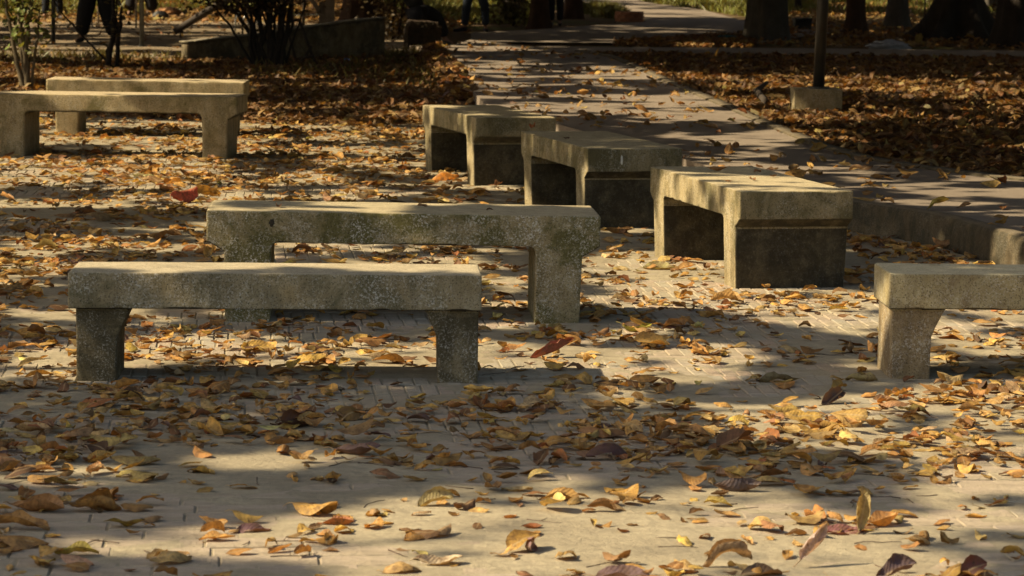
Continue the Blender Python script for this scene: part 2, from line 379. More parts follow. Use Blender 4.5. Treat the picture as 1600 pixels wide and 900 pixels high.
# ------------------------------------------------------------------ concrete benches
def remeshed(V2, width, taper=None, voxel=.0085, amp=.0012, seed=0, depth=7):
    """2-D outlines (x, z) extruded over the width, melted together and roughened"""
    bm = bmesh.new()
    for poly, w0, w1 in V2:
        vs = [bm.verts.new((x, w0, z)) for x, z in poly]; f = bm.faces.new(vs)
        r = bmesh.ops.extrude_face_region(bm, geom=[f])
        for g in r['geom']:
            if isinstance(g, bmesh.types.BMVert): g.co.y = w1
    bmesh.ops.recalc_face_normals(bm, faces=bm.faces[:]); bmesh.ops.triangulate(bm, faces=bm.faces[:])
    me = bpy.data.meshes.new('tmp'); bm.to_mesh(me); bm.free()
    o = bpy.data.objects.new('tmp', me); C.objects.link(o)
    md = o.modifiers.new('r', 'REMESH'); md.mode = 'SHARP'; md.octree_depth = depth; md.scale = .95; md.sharpness = 1; md.use_remove_disconnected = False; md.use_smooth_shade = True
    dg = bpy.context.evaluated_depsgraph_get(); m2 = bpy.data.meshes.new_from_object(o.evaluated_get(dg)); bpy.data.objects.remove(o)
    n = len(m2.vertices); co = np.zeros(n*3, np.float32); m2.vertices.foreach_get('co', co); co = co.reshape(-1, 3)
    nr = np.zeros(n*3, np.float32); m2.vertices.foreach_get('normal', nr); nr = nr.reshape(-1, 3)
    # wear: broad waves and small bites, bites stronger along the arrises
    d = np.array([mnoise.noise(Vector((p[0]*4+seed*7, p[1]*4, p[2]*4)))*amp*1.1+mnoise.noise(Vector((p[0]*22+seed*3, p[1]*22, p[2]*22)))*amp*.5 for p in co])
    sharp = 1-np.max(np.abs(nr), axis=1); sharp = np.clip(sharp*4, 0, 1)
    chip = np.array([max(0, mnoise.noise(Vector((p[0]*14+seed, p[1]*14, p[2]*14)))-.15) for p in co])
    co = co+nr*(d-sharp*(.0015+chip*.011))[:, None]
    if taper: co = taper(co)
    F = np.zeros(len(m2.loops), np.int32); m2.loops.foreach_get('vertex_index', F)
    return co, F.reshape(-1, 4) if len(F) == 4*len(m2.polygons) else [tuple(p.vertices) for p in m2.polygons]
def split_part(co, F, mask, name):
    F = np.asarray(F)[mask]; ids, inv = np.unique(F, return_inverse=True)
    return npmesh(name, co[ids], inv.reshape(F.shape))
def arc(cx, cz, r, a0, a1, n=5):
    return [(cx+r*math.cos(a0+(a1-a0)*i/n), cz+r*math.sin(a0+(a1-a0)*i/n)) for i in range(n+1)]
def bench_portal(label, x, y, rz, seed, matl, legm=None, L=1.604, W=.537, tilt=0, H=.45):
    h = L/2; xi = h-.262; r = .035; zu = H-.128
    right = [(h, H), (h, H-.128), (h-.072, H-.168), (h-.078, -.03), (xi, -.03)]+arc(xi-r, zu-r, r, 0, math.pi/2)
    poly = right+[(-a, b) for a, b in right[::-1]]
    # leave the outline with a clean order
    def taper(co):
        k = np.clip((.30-co[:, 2])/.30, 0, 1); co = co.copy(); co[:, 1] *= 1-.035*k; return co
    co, F = remeshed([(poly, -W/2, W/2)], W, taper, seed=seed, depth=8 if y < 20 else 7)
    cen = co[np.asarray(F)].mean(axis=1); low = cen[:, 2] < H-.178
    root = empty('concrete_bench', (x, y, 0), rz, label=label, cat='bench', group='concrete benches on the paving'); root.rotation_euler[1] = tilt
    link('seat', split_part(co, F, ~low, 'seat'), matl, root)
    for s in (-1, 1): link('leg', split_part(co, F, low & (cen[:, 0]*s > 0), 'leg'), legm or matl, root)
    return root
def bench_slab(label, x, y, rz, seed, matl, legm, L=1.44, W=.38, H=.386, inl=.025, inr=.01):
    h = L/2; zu = H-.126
    slab = [(-h, zu), (h, zu), (h, H), (-h, H)]
    def legpoly(s, ins):
        xo = h-ins; p = [(xo, -.03), (xo, zu+.02), (xo-.205, zu+.02), (xo-.185, zu-.01), (xo-.16, zu-.06), (xo-.142, zu-.105), (xo-.14, -.03)]
        return [(s*a, b) for a, b in p]
    co, F = remeshed([(slab, -W/2, W/2), (legpoly(-1, inl), -W/2+.02, W/2-.03), (legpoly(1, inr), -W/2+.02, W/2-.03)], W, None, seed=seed, depth=8)
    cen = co[np.asarray(F)].mean(axis=1); low = cen[:, 2] < zu-.008
    root = empty('concrete_bench', (x, y, 0), rz, label=label, cat='bench', group='concrete benches on the paving')
    link('seat', split_part(co, F, ~low, 'seat'), matl, root)
    for s in (-1, 1): link('leg', split_part(co, F, low & (cen[:, 0]*s > 0), 'leg'), legm, root)
    return root
PI = math.pi
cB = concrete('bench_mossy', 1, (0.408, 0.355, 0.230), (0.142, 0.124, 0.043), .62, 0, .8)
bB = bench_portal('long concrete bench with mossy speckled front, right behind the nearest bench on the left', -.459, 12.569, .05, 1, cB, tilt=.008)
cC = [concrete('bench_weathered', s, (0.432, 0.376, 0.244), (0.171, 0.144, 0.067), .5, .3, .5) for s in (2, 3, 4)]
cL = [concrete('bench_leg_stain_shade', s, (0.408, 0.355, 0.234), (0.160, 0.134, 0.067), .4, .93, .45) for s in (2, 3, 4)]  # leg ends carry grime with their shade painted in
bench_portal('end-on concrete bench nearest to the kerb, dry leaves on its top, dark stained, shaded end', 1.119, 14.505, .211+PI/2, 2, cC[0], cL[0])
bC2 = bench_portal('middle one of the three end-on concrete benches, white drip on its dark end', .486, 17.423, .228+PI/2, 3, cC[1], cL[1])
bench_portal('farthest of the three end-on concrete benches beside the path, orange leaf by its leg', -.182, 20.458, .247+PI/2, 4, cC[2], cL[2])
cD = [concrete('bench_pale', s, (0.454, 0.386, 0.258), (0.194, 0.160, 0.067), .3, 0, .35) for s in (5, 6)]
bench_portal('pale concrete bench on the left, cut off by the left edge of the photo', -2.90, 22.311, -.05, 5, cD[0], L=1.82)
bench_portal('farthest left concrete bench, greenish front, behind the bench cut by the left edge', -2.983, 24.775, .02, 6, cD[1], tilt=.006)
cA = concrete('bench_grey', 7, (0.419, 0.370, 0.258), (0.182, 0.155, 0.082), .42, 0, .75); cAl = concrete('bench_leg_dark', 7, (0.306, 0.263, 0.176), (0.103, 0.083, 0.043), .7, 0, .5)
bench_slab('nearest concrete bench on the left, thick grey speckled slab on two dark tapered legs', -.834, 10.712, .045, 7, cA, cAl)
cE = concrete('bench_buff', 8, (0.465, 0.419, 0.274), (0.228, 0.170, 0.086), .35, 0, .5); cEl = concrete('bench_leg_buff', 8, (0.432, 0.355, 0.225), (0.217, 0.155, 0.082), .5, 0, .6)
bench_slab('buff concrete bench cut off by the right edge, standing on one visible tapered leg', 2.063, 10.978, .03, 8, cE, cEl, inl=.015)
def mark(name, root, loc, dims, m, seed):
    bm = bmesh.new(); bmesh.ops.create_icosphere(bm, subdivisions=3, radius=1)
    for q in bm.verts: k = 1+.5*mnoise.noise(q.co*1.8+Vector((seed, 0, 0))); q.co = Vector((q.co.x*dims[0]*k, q.co.y*dims[1]*k, q.co.z*dims[2]*k))
    o = link(name, bm_mesh(name, bm, True), m, root); o.location = loc; return o
mark('white_drip', bC2, (-.802, .075, .386), (.0025, .006, .024), simple('white_drip', (.55, .54, .47), .8, bmp=0), 1)
mark('chipped_hole', bB, (-.537, -.268, .404), (.0105, .0025, .0145), simple('hole_dark', (.035, .03, .02), 1, bmp=0), 5)  # flat dark blob in place of the hole's hollow
BENCH_FOOT = [(-.459, 12.569, .05, 1.62, .55), (1.119, 14.505, .211+PI/2, 1.62, .55), (.486, 17.423, .228+PI/2, 1.62, .55), (-.182, 20.458, .247+PI/2, 1.62, .55), (-2.90, 22.3, -.05, 1.84, .55), (-2.983, 24.775, .02, 1.62, .55), (-.834, 10.712, .045, 1.45, .36), (2.063, 10.978, .03, 1.45, .36)]
# ------------------------------------------------------------------ leaves
def leaf_shape(nu, nv, rnd, flat=False, bend=None, fold=None, curl=None):
    u = np.linspace(0, 1, nu); v = np.linspace(-1, 1, nv)
    bend = rnd.normal(0, .58) if bend is None else bend
    fold = rnd.uniform(-.05, .42) if fold is None else fold
    curl = float(np.clip(rnd.normal(0, .5), -.9, .9)) if curl is None else curl
    ww = rnd.uniform(.22, .35); tw = rnd.normal(0, .5); pk = rnd.uniform(.8, 1.45); px1, px2, px3, px4 = rnd.uniform(0, 6, 4); cr = rnd.uniform(.01, .06)
    hw = ww*np.power(np.clip(np.sin(PI*np.power(u, pk)), 0, 1), .58); hw[0] = .012; hw[-1] = .004
    th = bend*(u-.45)+rnd.normal(0, .25)*np.sin(2*PI*u)
    dx = np.cos(th)/(nu-1); dz = np.sin(th)/(nu-1)
    cx = np.concatenate([[0], np.cumsum((dx[1:]+dx[:-1])/2)]); cz = np.concatenate([[0], np.cumsum((dz[1:]+dz[:-1])/2)])
    V = []; UV = []
    for i in range(nu):
        nx, nz = -math.sin(th[i]), math.cos(th[i]); t = tw*(u[i]-.5)
        for j in range(nv):
            s = v[j]*hw[i]; a = abs(s)
            ang = curl*abs(v[j])*(a/.25)                           # sides roll up or down
            y = s*math.cos(ang*.8+fold*.6); up = a*math.sin(ang*.8+fold*.6)
            y, up = y*math.cos(t)-up*math.sin(t), y*math.sin(t)+up*math.cos(t)
            up += (rnd.normal(0, .012) if abs(v[j]) == 1 and 0 < i < nu-1 else rnd.normal(0, .004))
            up += cr*math.sin(7*u[i]+px1+2*v[j])*math.cos(2.6*v[j]+px2)+cr*.6*math.sin(13*u[i]+px3)*math.sin(4*v[j]+px4)
            V.append((cx[i]-.5+nx*up, y-(math.copysign(abs(rnd.normal(0, .022))*min(1, hw[i]*5), v[j]) if abs(v[j]) == 1 else 0), cz[i]+nz*up)); UV.append((u[i], v[j]*.5+.5))
    F = [(i*nv+j, (i+1)*nv+j, (i+1)*nv+j+1, i*nv+j+1) for i in range(nu-1) for j in range(nv-1)]
    return np.array(V), np.array(UV), F
def with_stalk(V, UV, F, rnd):
    V = V.tolist(); UV = UV.tolist(); b = np.array(V[len(V)//len(V)*0]); b = np.array([-.5, 0, 0]) if False else np.mean(V[:3], axis=0)
    l = rnd.uniform(.08, .25); d = np.array([-1, rnd.normal(0, .5), rnd.normal(.1, .4)]); d /= np.linalg.norm(d); o = len(V)
    for k in range(3):
        p = b+d*l*k/2+np.array([0, 0, .03*math.sin(k*1.5)]); r = .011
        for q in ((0, r, 0), (0, -r, 0), (0, 0, r*1.6)): V.append((p+np.array(q)).tolist()); UV.append((.5, .5))
    for k in range(2):
        for q in range(3): F.append((o+k*3+q, o+k*3+(q+1) % 3, o+k*3+3+(q+1) % 3, o+k*3+3+q))
    return np.array(V), np.array(UV), F
rl = np.random.RandomState(5)
HI = [with_stalk(*leaf_shape(9, 5, rl), rl) if i % 4 == 0 else leaf_shape(9, 5, rl) for i in range(44)]
MID = [with_stalk(*leaf_shape(6, 5, rl), rl) if i % 6 == 0 else leaf_shape(6, 5, rl) for i in range(40)]
LOW = [leaf_shape(4, 3, rl) for i in range(30)]
PAL = np.array([(.68, .40, .095), (.70, .45, .15), (.60, .33, .085), (.50, .25, .07), (.68, .47, .22), (.24, .115, .045), (.42, .15, .04), (.10, .055, .03), (.15, .09, .085), (.40, .31, .09), (.38, .21, .09)])
PALW = np.array([.26, .17, .20, .12, .06, .06, .03, .025, .006, .012, .055]); PALW /= PALW.sum()
PALD = np.array([.12, .08, .14, .15, .05, .16, .07, .11, .02, .02, .08]); PALD /= PALD.sum()
NAMES = ['ochre', 'golden tan', 'tan', 'brown', 'straw coloured', 'dark brown', 'rusty orange', 'blackish', 'purplish grey', 'olive yellow', 'dull brown']
def rotm(rz, rx, ry):
    cz, sz, cx, sx, cy, sy = np.cos(rz), np.sin(rz), np.cos(rx), np.sin(rx), np.cos(ry), np.sin(ry)
    Z = np.zeros_like(rz); O = np.ones_like(rz)
    A = np.stack([np.stack([cz, -sz, Z], -1), np.stack([sz, cz, Z], -1), np.stack([Z, Z, O], -1)], -2)
    B = np.stack([np.stack([O, Z, Z], -1), np.stack([Z, cx, -sx], -1), np.stack([Z, sx, cx], -1)], -2)
    D = np.stack([np.stack([cy, Z, sy], -1), np.stack([Z, O, Z], -1), np.stack([-sy, Z, cy], -1)], -2)
    return A @ B @ D
def batch(name, lib, X, Y, Z, S, col, flip=.3, tiltsd=.22, stack=0.0, seed=1, zsc=1.0):
    r = np.random.RandomState(seed); n = len(X); T = r.randint(0, len(lib), n)
    rz = r.uniform(0, 2*PI, n); rx = r.normal(0, tiltsd, n)+np.where(r.rand(n) < flip, PI, 0); ry = r.normal(0, tiltsd*.8, n)
    Rm = rotm(rz, rx, ry); Vs = []; Fs = []; Us = []; Cs = []; off = 0
    for t in range(len(lib)):
        ix = np.where(T == t)[0]
        if not len(ix): continue
        V, UV, F = lib[t]; V = V*np.array([1, 1, zsc]); F = np.array(F)
        P = np.einsum('nij,vj->nvi', Rm[ix], V)*S[ix][:, None, None]
        P[:, :, 2] -= P[:, :, 2].min(axis=1)[:, None]
        st = (r.rand(len(ix))**2*stack if np.isscalar(stack) else r.rand(len(ix))**2*stack[ix])
        P += np.stack([X[ix], Y[ix], Z[ix]+.0015+st], -1)[:, None, :]
        Fs.append((F[None]+(np.arange(len(ix))*len(V))[:, None, None]+off).reshape(-1, 4)); off += len(ix)*len(V)
        Vs.append(P.reshape(-1, 3)); Us.append(np.tile(UV, (len(ix), 1))); Cs.append(np.repeat(col[ix], len(V), axis=0))
    me = npmesh(name, np.vstack(Vs), np.vstack(Fs), np.vstack(Us), np.vstack(Cs)); return me
def pick_cols(n, wts, r, var=.22):
    k = r.choice(len(PAL), n, p=wts); return np.clip(PAL[k]*(1+r.normal(0, var, (n, 1)))*(1+r.normal(0, .05, (n, 3))), .01, .8), k
def in_bench(x, y):
    bad = np.zeros(len(x), bool)
    for bx, by, rz, L, W in BENCH_FOOT:
        dx, dy = x-bx, y-by; a = dx*math.cos(rz)+dy*math.sin(rz); b = -dx*math.sin(rz)+dy*math.cos(rz)
        bad |= (np.abs(np.abs(a)-(L/2-.17)) < .11) & (np.abs(b) < W/2+.01)
    return bad
def scatter_paving():
    r = np.random.RandomState(21); n = 60000
    Y = np.sqrt(r.uniform(6.2**2, 28**2, n)); X = r.uniform(-1, 1, n)*(.175*Y+.5)
    u, v, d = pix(X, Y, 0)
    dens = DENS(u, v)
    area = (.175*28*28+1*28)-(.175*6.2**2+6.2)                       # m2 sampled
    want = np.where(v < 600, 185, np.where(v < 755, 235, 180))*np.power(dens, 1.5)                                 # leaves per m2
    want *= np.where(dens > .9, 1.15, 1)*np.clip(2.3*(vnoise(X, Y, 3, .33+.03*0)*.4+vnoise(X, Y, 6, .9)*.3+vnoise(X, Y, 4, .12)*.3)**3*5.0, np.where(dens > .8, .5, .06), 2.8)
    keep = r.rand(n) < want*area/n*(1+1.4*np.clip((dens-.72)/.2, 0, 1))
    keep &= in_poly(X, Y, pv) & ~in_bench(X, Y)
    keep &= ~in_poly(X, Y, [(p[0]-.06, p[1]) for p in edge]+[(12, 30), (12, 12)])
    return X[keep], Y[keep]
lx, ly = scatter_paving()
r_ = np.random.RandomState(33)
# extra drift of leaves at the foot of the kerb and around bench feet
kx = []; ky = []
for a, b in zip(edge[1:6], edge[2:7]):
    for i in range(34):
        t = r_.rand(); p = a*(1-t)+b*t; kx.append(p[0]-.10-abs(r_.normal(0, .16))); ky.append(p[1]-.16-abs(r_.normal(0, .28)))
lx = np.concatenate([lx, kx]); ly = np.concatenate([ly, ky])
ls = np.clip(r_.lognormal(math.log(.061), .32, len(lx)), .035, .15)
lcol, lk = pick_cols(len(lx), PALW, r_)
zst = np.clip(DENS(*pix(lx, ly, 0)[:2]), 0, 1)**2*.034
# hero leaves named one by one: (u, v) foot in the photo, length, colour, shape, label
def hero(u, v, L, col, label, bend=0, fold=.4, curl=.3, rz=0, rx=0, ry=0, wide=1.0, seed=1, z0=0.0, zbase=0.0):
    rr = np.random.RandomState(seed); V, UV, F = with_stalk(*leaf_shape(13, 7, rr, bend=bend, fold=fold, curl=curl), rr)
    V = V*np.array([1, wide, 1])*L; p = at(u, v, zbase)
    Rm = rotm(np.array([rz]), np.array([rx]), np.array([ry]))[0]; V = V @ Rm.T; V[:, 2] -= V[:, 2].min()-.001
    me = npmesh('fallen_leaf', V, F, UV, np.tile(np.array(col), (len(V), 1)))
    o = link('fallen_leaf', me, LEAF); o.location = (p[0], p[1], p[2]+z0)
    return tag(o, label, 'fallen leaf', 'dry leaves fallen on the paving')
HE = [
 (288, 317, .27, (.85, .20, .12), 'large folded red leaf standing like a tent behind the mossy bench', -1.2, -1.9, 0, 1.0, .0, -.15, 1.25),
 (322, 306, .2, (.68, .40, .07), 'large golden leaf standing up right behind the big red leaf', .5, .9, .2, .4, .6, .1, 1.0),
 (694, 291, .25, (.80, .30, .03), 'bright orange folded leaf lying by the leg of the farthest end-on bench', -1.0, -1.2, 0, .3, .1, -.3, .7),
 (160, 347, .20, (.33, .22, .09), 'big domed tan leaf in the shade left of the mossy bench', -1.3, -.5, -.9, .3, 0, 0, 1.2),
 (105, 341, .14, (.38, .22, .09), 'brown arched leaf left of the big domed tan leaf', -1.2, -.4, -.6, .1, 0, 0, 1.1),
 (468, 668, .20, (.11, .065, .055), 'large dark crumpled leaf standing upright in the shaded drift in front of the nearest bench', .8, 1.0, .6, .8, 1.0, .2, 1.25),
 (560, 712, .16, (.16, .10, .095), 'large purplish leaf curling up at its tip below the nearest bench', 1.1, .7, .5, -.3, .2, -.1, 1.15),
 (960, 720, .19, (.10, .045, .045), 'dark purple glossy humped leaf on a pile of tan leaves', -1.5, -.6, -.5, .05, 0, 0, 1.0),
 (945, 684, .17, (.26, .13, .05), 'dark brown arched leaf in the drift above the dark purple one', -1.2, -.5, -.5, 0, 0, 0, 1.1),
 (1155, 770, .15, (.12, .10, .11), 'long slate grey leaf curling upwards at its right end', 1.3, .4, .8, 0, .1, 0, .8),
 (395, 832, .10, (.17, .09, .10), 'purple leaf on the open paving at the lower left', .8, .5, .3, .2, .2, 0, 1.2),
 (830, 862, .105, (.30, .19, .19), 'small mauve leaf standing on edge at the bottom centre', .5, .6, .6, 1.3, 1.3, .2, 1.0),
 (1315, 836, .11, (.26, .11, .11), 'maroon leaf lying beside an upright olive leaf, lower right', .6, .3, .3, .1, .25, 0, 1.2),
 (1348, 836, .11, (.44, .36, .15), 'upright olive curled leaf beside the maroon leaf, lower right', .7, .8, .5, 1.45, .2, -1.25, 1.0),
 (1272, 886, .13, (.62, .50, .44), 'pale crumpled leaf rising to a point near the bottom right', 1.4, 1.1, .7, 1.2, .5, -.9, 1.2),
 (1140, 888, .14, (.58, .40, .20), 'long pale yellow leaf rolled up above a purple one at the bottom edge', -.5, .9, 1.0, .2, .2, -.2, .9),
 (975, 905, .14, (.26, .17, .17), 'broad mauve leaf lying along the bottom edge of the photo', -.5, .2, .4, .1, .1, 0, 1.3),
 (1190, 901, .11, (.15, .11, .07), 'dark ribbed leaf at the bottom edge right of the long pale one', -.9, .3, .4, .3, .15, 0, 1.3),
 (1400, 906, .11, (.07, .05, .065), 'blackish leaf pair poking up from the bottom edge', .6, .9, .3, .4, .4, -.3, 1.2),
 (1515, 906, .10, (.16, .06, .05), 'dark maroon leaf standing up at the bottom right edge', .4, .7, .3, .7, .8, -.5, 1.1),
 (680, 792, .11, (.44, .37, .16), 'pale olive leaf folded like a tent in the lower middle', .3, 1.0, .3, .6, .4, -.3, 1.3),
 (690, 884, .12, (.62, .50, .32), 'very pale straw leaf lying flat near the bottom edge, left of centre', .8, .5, .2, .2, .1, 0, 1.2),
 (632, 896, .12, (.56, .36, .13), 'tan arched leaf touching the bottom edge left of the pale straw one', -1.0, -.2, -.4, .5, .1, 0, 1.2),
 (1115, 740, .04, (.5, .4, .2), 'small pale leaf in the shaded middle foreground', 0, .4, .3, 0, 0, 0, 1.0),
 (865, 560, .20, (.30, .10, .075), 'crumpled reddish brown leaf in the sunlit gap right of the nearest bench', 1.7, 1.2, 1.2, .6, .6, -.4, 1.2),
 (888, 530, .11, (.66, .58, .42), 'pale cream leaf between the front benches, above the reddish one', -.3, .3, .2, -.2, .3, 0, 1.2),
 (1000, 520, .14, (.46, .44, .06), 'slender yellow green leaf bent like a bow right of the mossy bench', 1.8, .9, .5, -.2, .3, 0, .45),
 (1074, 510, .13, (.50, .24, .06), 'smooth orange brown oval leaf lying flat right of the mossy bench', -.8, -.3, -.5, .05, 0, 0, 1.1),
 (1030, 422, .16, (.42, .37, .14), 'pale green yellow leaf beside the foot of the end-on bench nearest the kerb', .3, .3, .3, -.2, .25, 0, 1.0),
 (968, 366, .16, (.45, .24, .07), 'thin brown leaf with red tip behind the mossy bench end', .3, .7, .4, .15, .1, 0, .7),
 (1345, 597, .12, (.40, .32, .12), 'rolled olive leaf with long pale stalk in front of the right-hand bench leg', -.6, .5, 1.6, 2.9, .2, 0, 1.0),
 (1215, 598, .15, (.30, .29, .18), 'grey green leaf with a long stalk left of the rolled olive leaf', .6, .6, .3, 3.1, .2, .1, 1.1),
 (1300, 632, .14, (.07, .06, .065), 'black leaf rising to a sharp point left of the right-hand bench', .5, 1.1, .3, 1.1, .6, -.3, 1.0),
 (1255, 664, .14, (.66, .42, .10), 'bright yellow broad leaf on the sunlit heap at the right', -.5, .2, -.5, .3, .35, 0, 1.35),
 (1325, 668, .13, (.62, .40, .12), 'golden broad leaf right of the bright yellow one on the sunlit heap', -.6, .3, -.6, -.2, .4, 0, 1.3),
 (60, 800, .17, (.45, .23, .08), 'brown folded leaf at the lower left edge', .4, .8, .5, -.4, .2, 0, 1.0),
 (30, 828, .17, (.52, .28, .08), 'long ochre leaf with drooping tip at the lower left edge', -.6, .7, .4, -.2, .1, 0, .9),
 (28, 856, .16, (.50, .27, .08), 'ochre arched leaf below the long ochre one at the left edge', -1.2, .3, -.4, .2, 0, 0, .9),
 (150, 800, .14, (.50, .27, .07), 'twisted lobed ochre leaf on open paving at the lower left', 1.1, .6, .9, .2, .3, .2, 1.3),
 (215, 800, .09, (.44, .24, .07), 'round domed brown leaf right of the twisted ochre one', -1.4, -.5, -.6, .1, 0, 0, 1.3),
 (212, 728, .15, (.42, .31, .10), 'olive boat-shaped leaf at the lower left below the shaded drift', -.7, -.3, -.4, .05, 0, 0, .8),
 (120, 871, .11, (.60, .48, .10), 'flat yellow leaf with stalk near the lower left corner', .1, .4, .3, .05, .05, 0, .7),
 (875, 784, .12, (.55, .32, .09), 'golden brown flat leaf in the sun, lower middle', -.4, .4, .3, .1, .1, 0, .9),
 (505, 796, .10, (.42, .22, .11), 'flat brown leaf like a small plank, lower left of centre', -.2, .1, .2, .1, .05, 0, .8),
 (1460, 240, .16, (.34, .30, .20), 'pale greenish leaf in the sunlit litter right of the path', 0, .3, .3, .2, .1, 0, 1.0),
]
for i, h_ in enumerate(HE):
    zb = .12 if i == len(HE)-1 else 0
    hero(h_[0], h_[1], h_[2], h_[3], h_[4], *h_[5:], seed=100+i, zbase=zb)
hx = np.array([at(h_[0], h_[1])[0] for h_ in HE]); hy = np.array([at(h_[0], h_[1])[1] for h_ in HE])
# the largest remaining ones are things; the rest is one mass
u_, v_, d_ = pix(lx, ly, 0)
size = np.where((u_ > -10) & (u_ < 1610) & (v_ < 905), ls*FPX/d_, 0); order = np.argsort(-size)
nind = 300-len(HE); ind = order[:nind]; rest = order[nind:]
ZONE = [(0, 905, 845, ['in the lower left corner', 'at the bottom left', 'at the bottom, left of centre', 'at the bottom centre', 'at the bottom, right of centre', 'at the bottom right', 'in the lower right corner']),
        (0, 845, 770, ['by the left edge on the open paving', 'on the open paving at the lower left', 'left of centre on the dusty open paving', 'in the middle of the open paving', 'right of centre on the sunlit open paving', 'on the open paving at the lower right', 'by the right edge on the open paving']),
        (0, 770, 700, ['by the left edge below the shaded drift', 'below the shaded leaf drift at the left', 'below the drift in front of the nearest bench', 'in the shade below the middle of the drift', 'right of centre in the lower shade', 'below the sunlit heap on the right', 'by the right edge below the sunlit heap']),
        (0, 700, 640, ['at the left end of the shaded drift', 'in the shaded drift before the nearest bench', 'in the middle of the shaded drift', 'at the right end of the shaded drift', 'between the shaded drift and the sunlit heap', 'in the sunlit leaf heap on the right', 'at the right end of the sunlit heap']),
        (0, 640, 590, ['left of the nearest bench foot', 'just in front of the nearest bench', 'before the right leg of the nearest bench', 'in the shade right of the nearest bench', 'between the nearest bench and the right-hand bench', 'in front of the right-hand bench leg', 'under the right-hand bench']),
        (0, 590, 0, ['far left beside the nearest bench', 'under the nearest bench', 'behind the right leg of the nearest bench', 'between the front benches', 'on the paving before the end-on benches', 'left of the right-hand bench', 'behind the right-hand bench'])]
POSE = ['curled', 'folded', 'flat', 'arched', 'crumpled', 'twisted']
seen = {}
bend_of = []
for q, i in enumerate(ind):
    t = rl.randint(0, len(HI)); V, UV, F = HI[t]
    fl = PI if r_.rand() < .28 else 0
    Rm = rotm(np.array([r_.uniform(0, 2*PI)]), np.array([r_.normal(0, .17)+fl]), np.array([r_.normal(0, .14)]))[0]
    P = (V @ Rm.T)*ls[i]; P[:, 2] -= P[:, 2].min()
    hgt = P[:, 2].max()/ls[i]
    me = npmesh('fallen_leaf', P, F, UV, np.tile(lcol[i], (len(P), 1)))
    o = link('fallen_leaf', me, LEAF); o.location = (lx[i], ly[i], .002+r_.rand()**2*zst[i])
    col = NAMES[lk[i]]; z_ = next(z for z in ZONE if v_[i] >= z[2]); plc = z_[3][min(6, max(0, int(u_[i]/1600*7)))]
    pose = 'flat' if hgt < .17 else 'arched' if fl else 'standing' if hgt > .6 else 'curled' if hgt > .36 else 'wavy'
    sz = 'large ' if ls[i] > .115 else 'small ' if ls[i] < .075 else ''
    tag(o, f'{sz}{pose} {col} leaf {plc}', 'fallen leaf', 'dry leaves fallen on the paving')
near = rest[d_[rest] < 15]; far = rest[d_[rest] >= 15]
link('fallen_leaves', batch('fallen_leaves', MID, lx[near], ly[near], np.zeros(len(near)), ls[near]*1.05, lcol[near], stack=zst[near], seed=2, tiltsd=.17), LEAF, kind='stuff')
link('fallen_leaves', batch('fallen_leaves', MID, lx[far], ly[far], np.zeros(len(far)), ls[far]*1.08, lcol[far], stack=zst[far], seed=3, tiltsd=.17), LEAF, kind='stuff')
# litter beds
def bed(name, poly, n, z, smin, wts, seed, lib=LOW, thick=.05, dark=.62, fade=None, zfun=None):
    r = np.random.RandomState(seed); P = np.array([p[:2] for p in poly]); lo = P.min(0); hi = P.max(0)
    X = []; Y = []
    while sum(map(len, X)) < n:
        x = r.uniform(lo[0], hi[0], n); y = r.uniform(lo[1], hi[1], n); k = in_poly(x, y, P)
        if fade is not None: k &= r.rand(n) < fade(x, y)
        X.append(x[k]); Y.append(y[k])
    X = np.concatenate(X)[:n]; Y = np.concatenate(Y)[:n]
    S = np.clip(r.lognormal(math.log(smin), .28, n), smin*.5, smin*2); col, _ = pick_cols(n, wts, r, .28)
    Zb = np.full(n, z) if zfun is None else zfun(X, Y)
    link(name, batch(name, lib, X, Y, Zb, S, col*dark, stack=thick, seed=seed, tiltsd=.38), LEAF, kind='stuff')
LB = [at(-60, 96), at(300, 97), at(640, 92), at(690, 84)]+[p for p in left_edge[11:15][::-1]]+[at(752, 168), at(700, 190), at(560, 200), at(385, 192), at(60, 178), at(-60, 150)]
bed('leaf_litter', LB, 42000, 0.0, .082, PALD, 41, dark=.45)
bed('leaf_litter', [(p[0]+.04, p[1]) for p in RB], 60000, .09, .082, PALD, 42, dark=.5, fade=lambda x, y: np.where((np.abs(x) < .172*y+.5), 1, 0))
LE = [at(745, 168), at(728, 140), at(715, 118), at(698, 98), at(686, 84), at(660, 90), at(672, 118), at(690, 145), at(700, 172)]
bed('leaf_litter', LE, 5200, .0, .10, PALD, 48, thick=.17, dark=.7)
# sparse leaves on the path, and in the far ground
bed('path_leaves', PATHPOLY, 620, .152, .082, PALW, 43, lib=MID, thick=0, dark=.85, fade=lambda x, y: np.where(np.abs(x) < .172*y+.4, np.clip(vnoise(x, y, 8, .9)*1.3-.15, .05, 1)*np.clip(26/y, .35, 1), 0))
bed('yard_leaves', [at(-40, 33), at(690, 36), at(690, 92), at(-40, 96)], 900, .01, .09, PALD, 44, thick=0, fade=lambda x, y: np.where(y < 45, .9, .35))
bed('far_litter', [at(-60, -20), at(760, -20), at(735, 50), at(-60, 34)], 26000, -.02, .125, PALW, 45, thick=.06, fade=lambda x, y: np.where(in_poly(x, y, [at(-300, 36), at(700, 38), at(700, 100), at(-300, 100)]), 0, .4+.6*vnoise(x, y, 5, 3)))
bed('far_litter', [at(1180, 30), at(1250, -20), at(1680, -20), at(1680, 78), at(1150, 72)], 26000, -.02, .12, PALW, 46, thick=.06)
bed('far_litter', [at(960, 66), at(1180, 52), at(1180, 74), at(960, 72)], 3500, -.01, .09, PALD, 47, thick=.05)
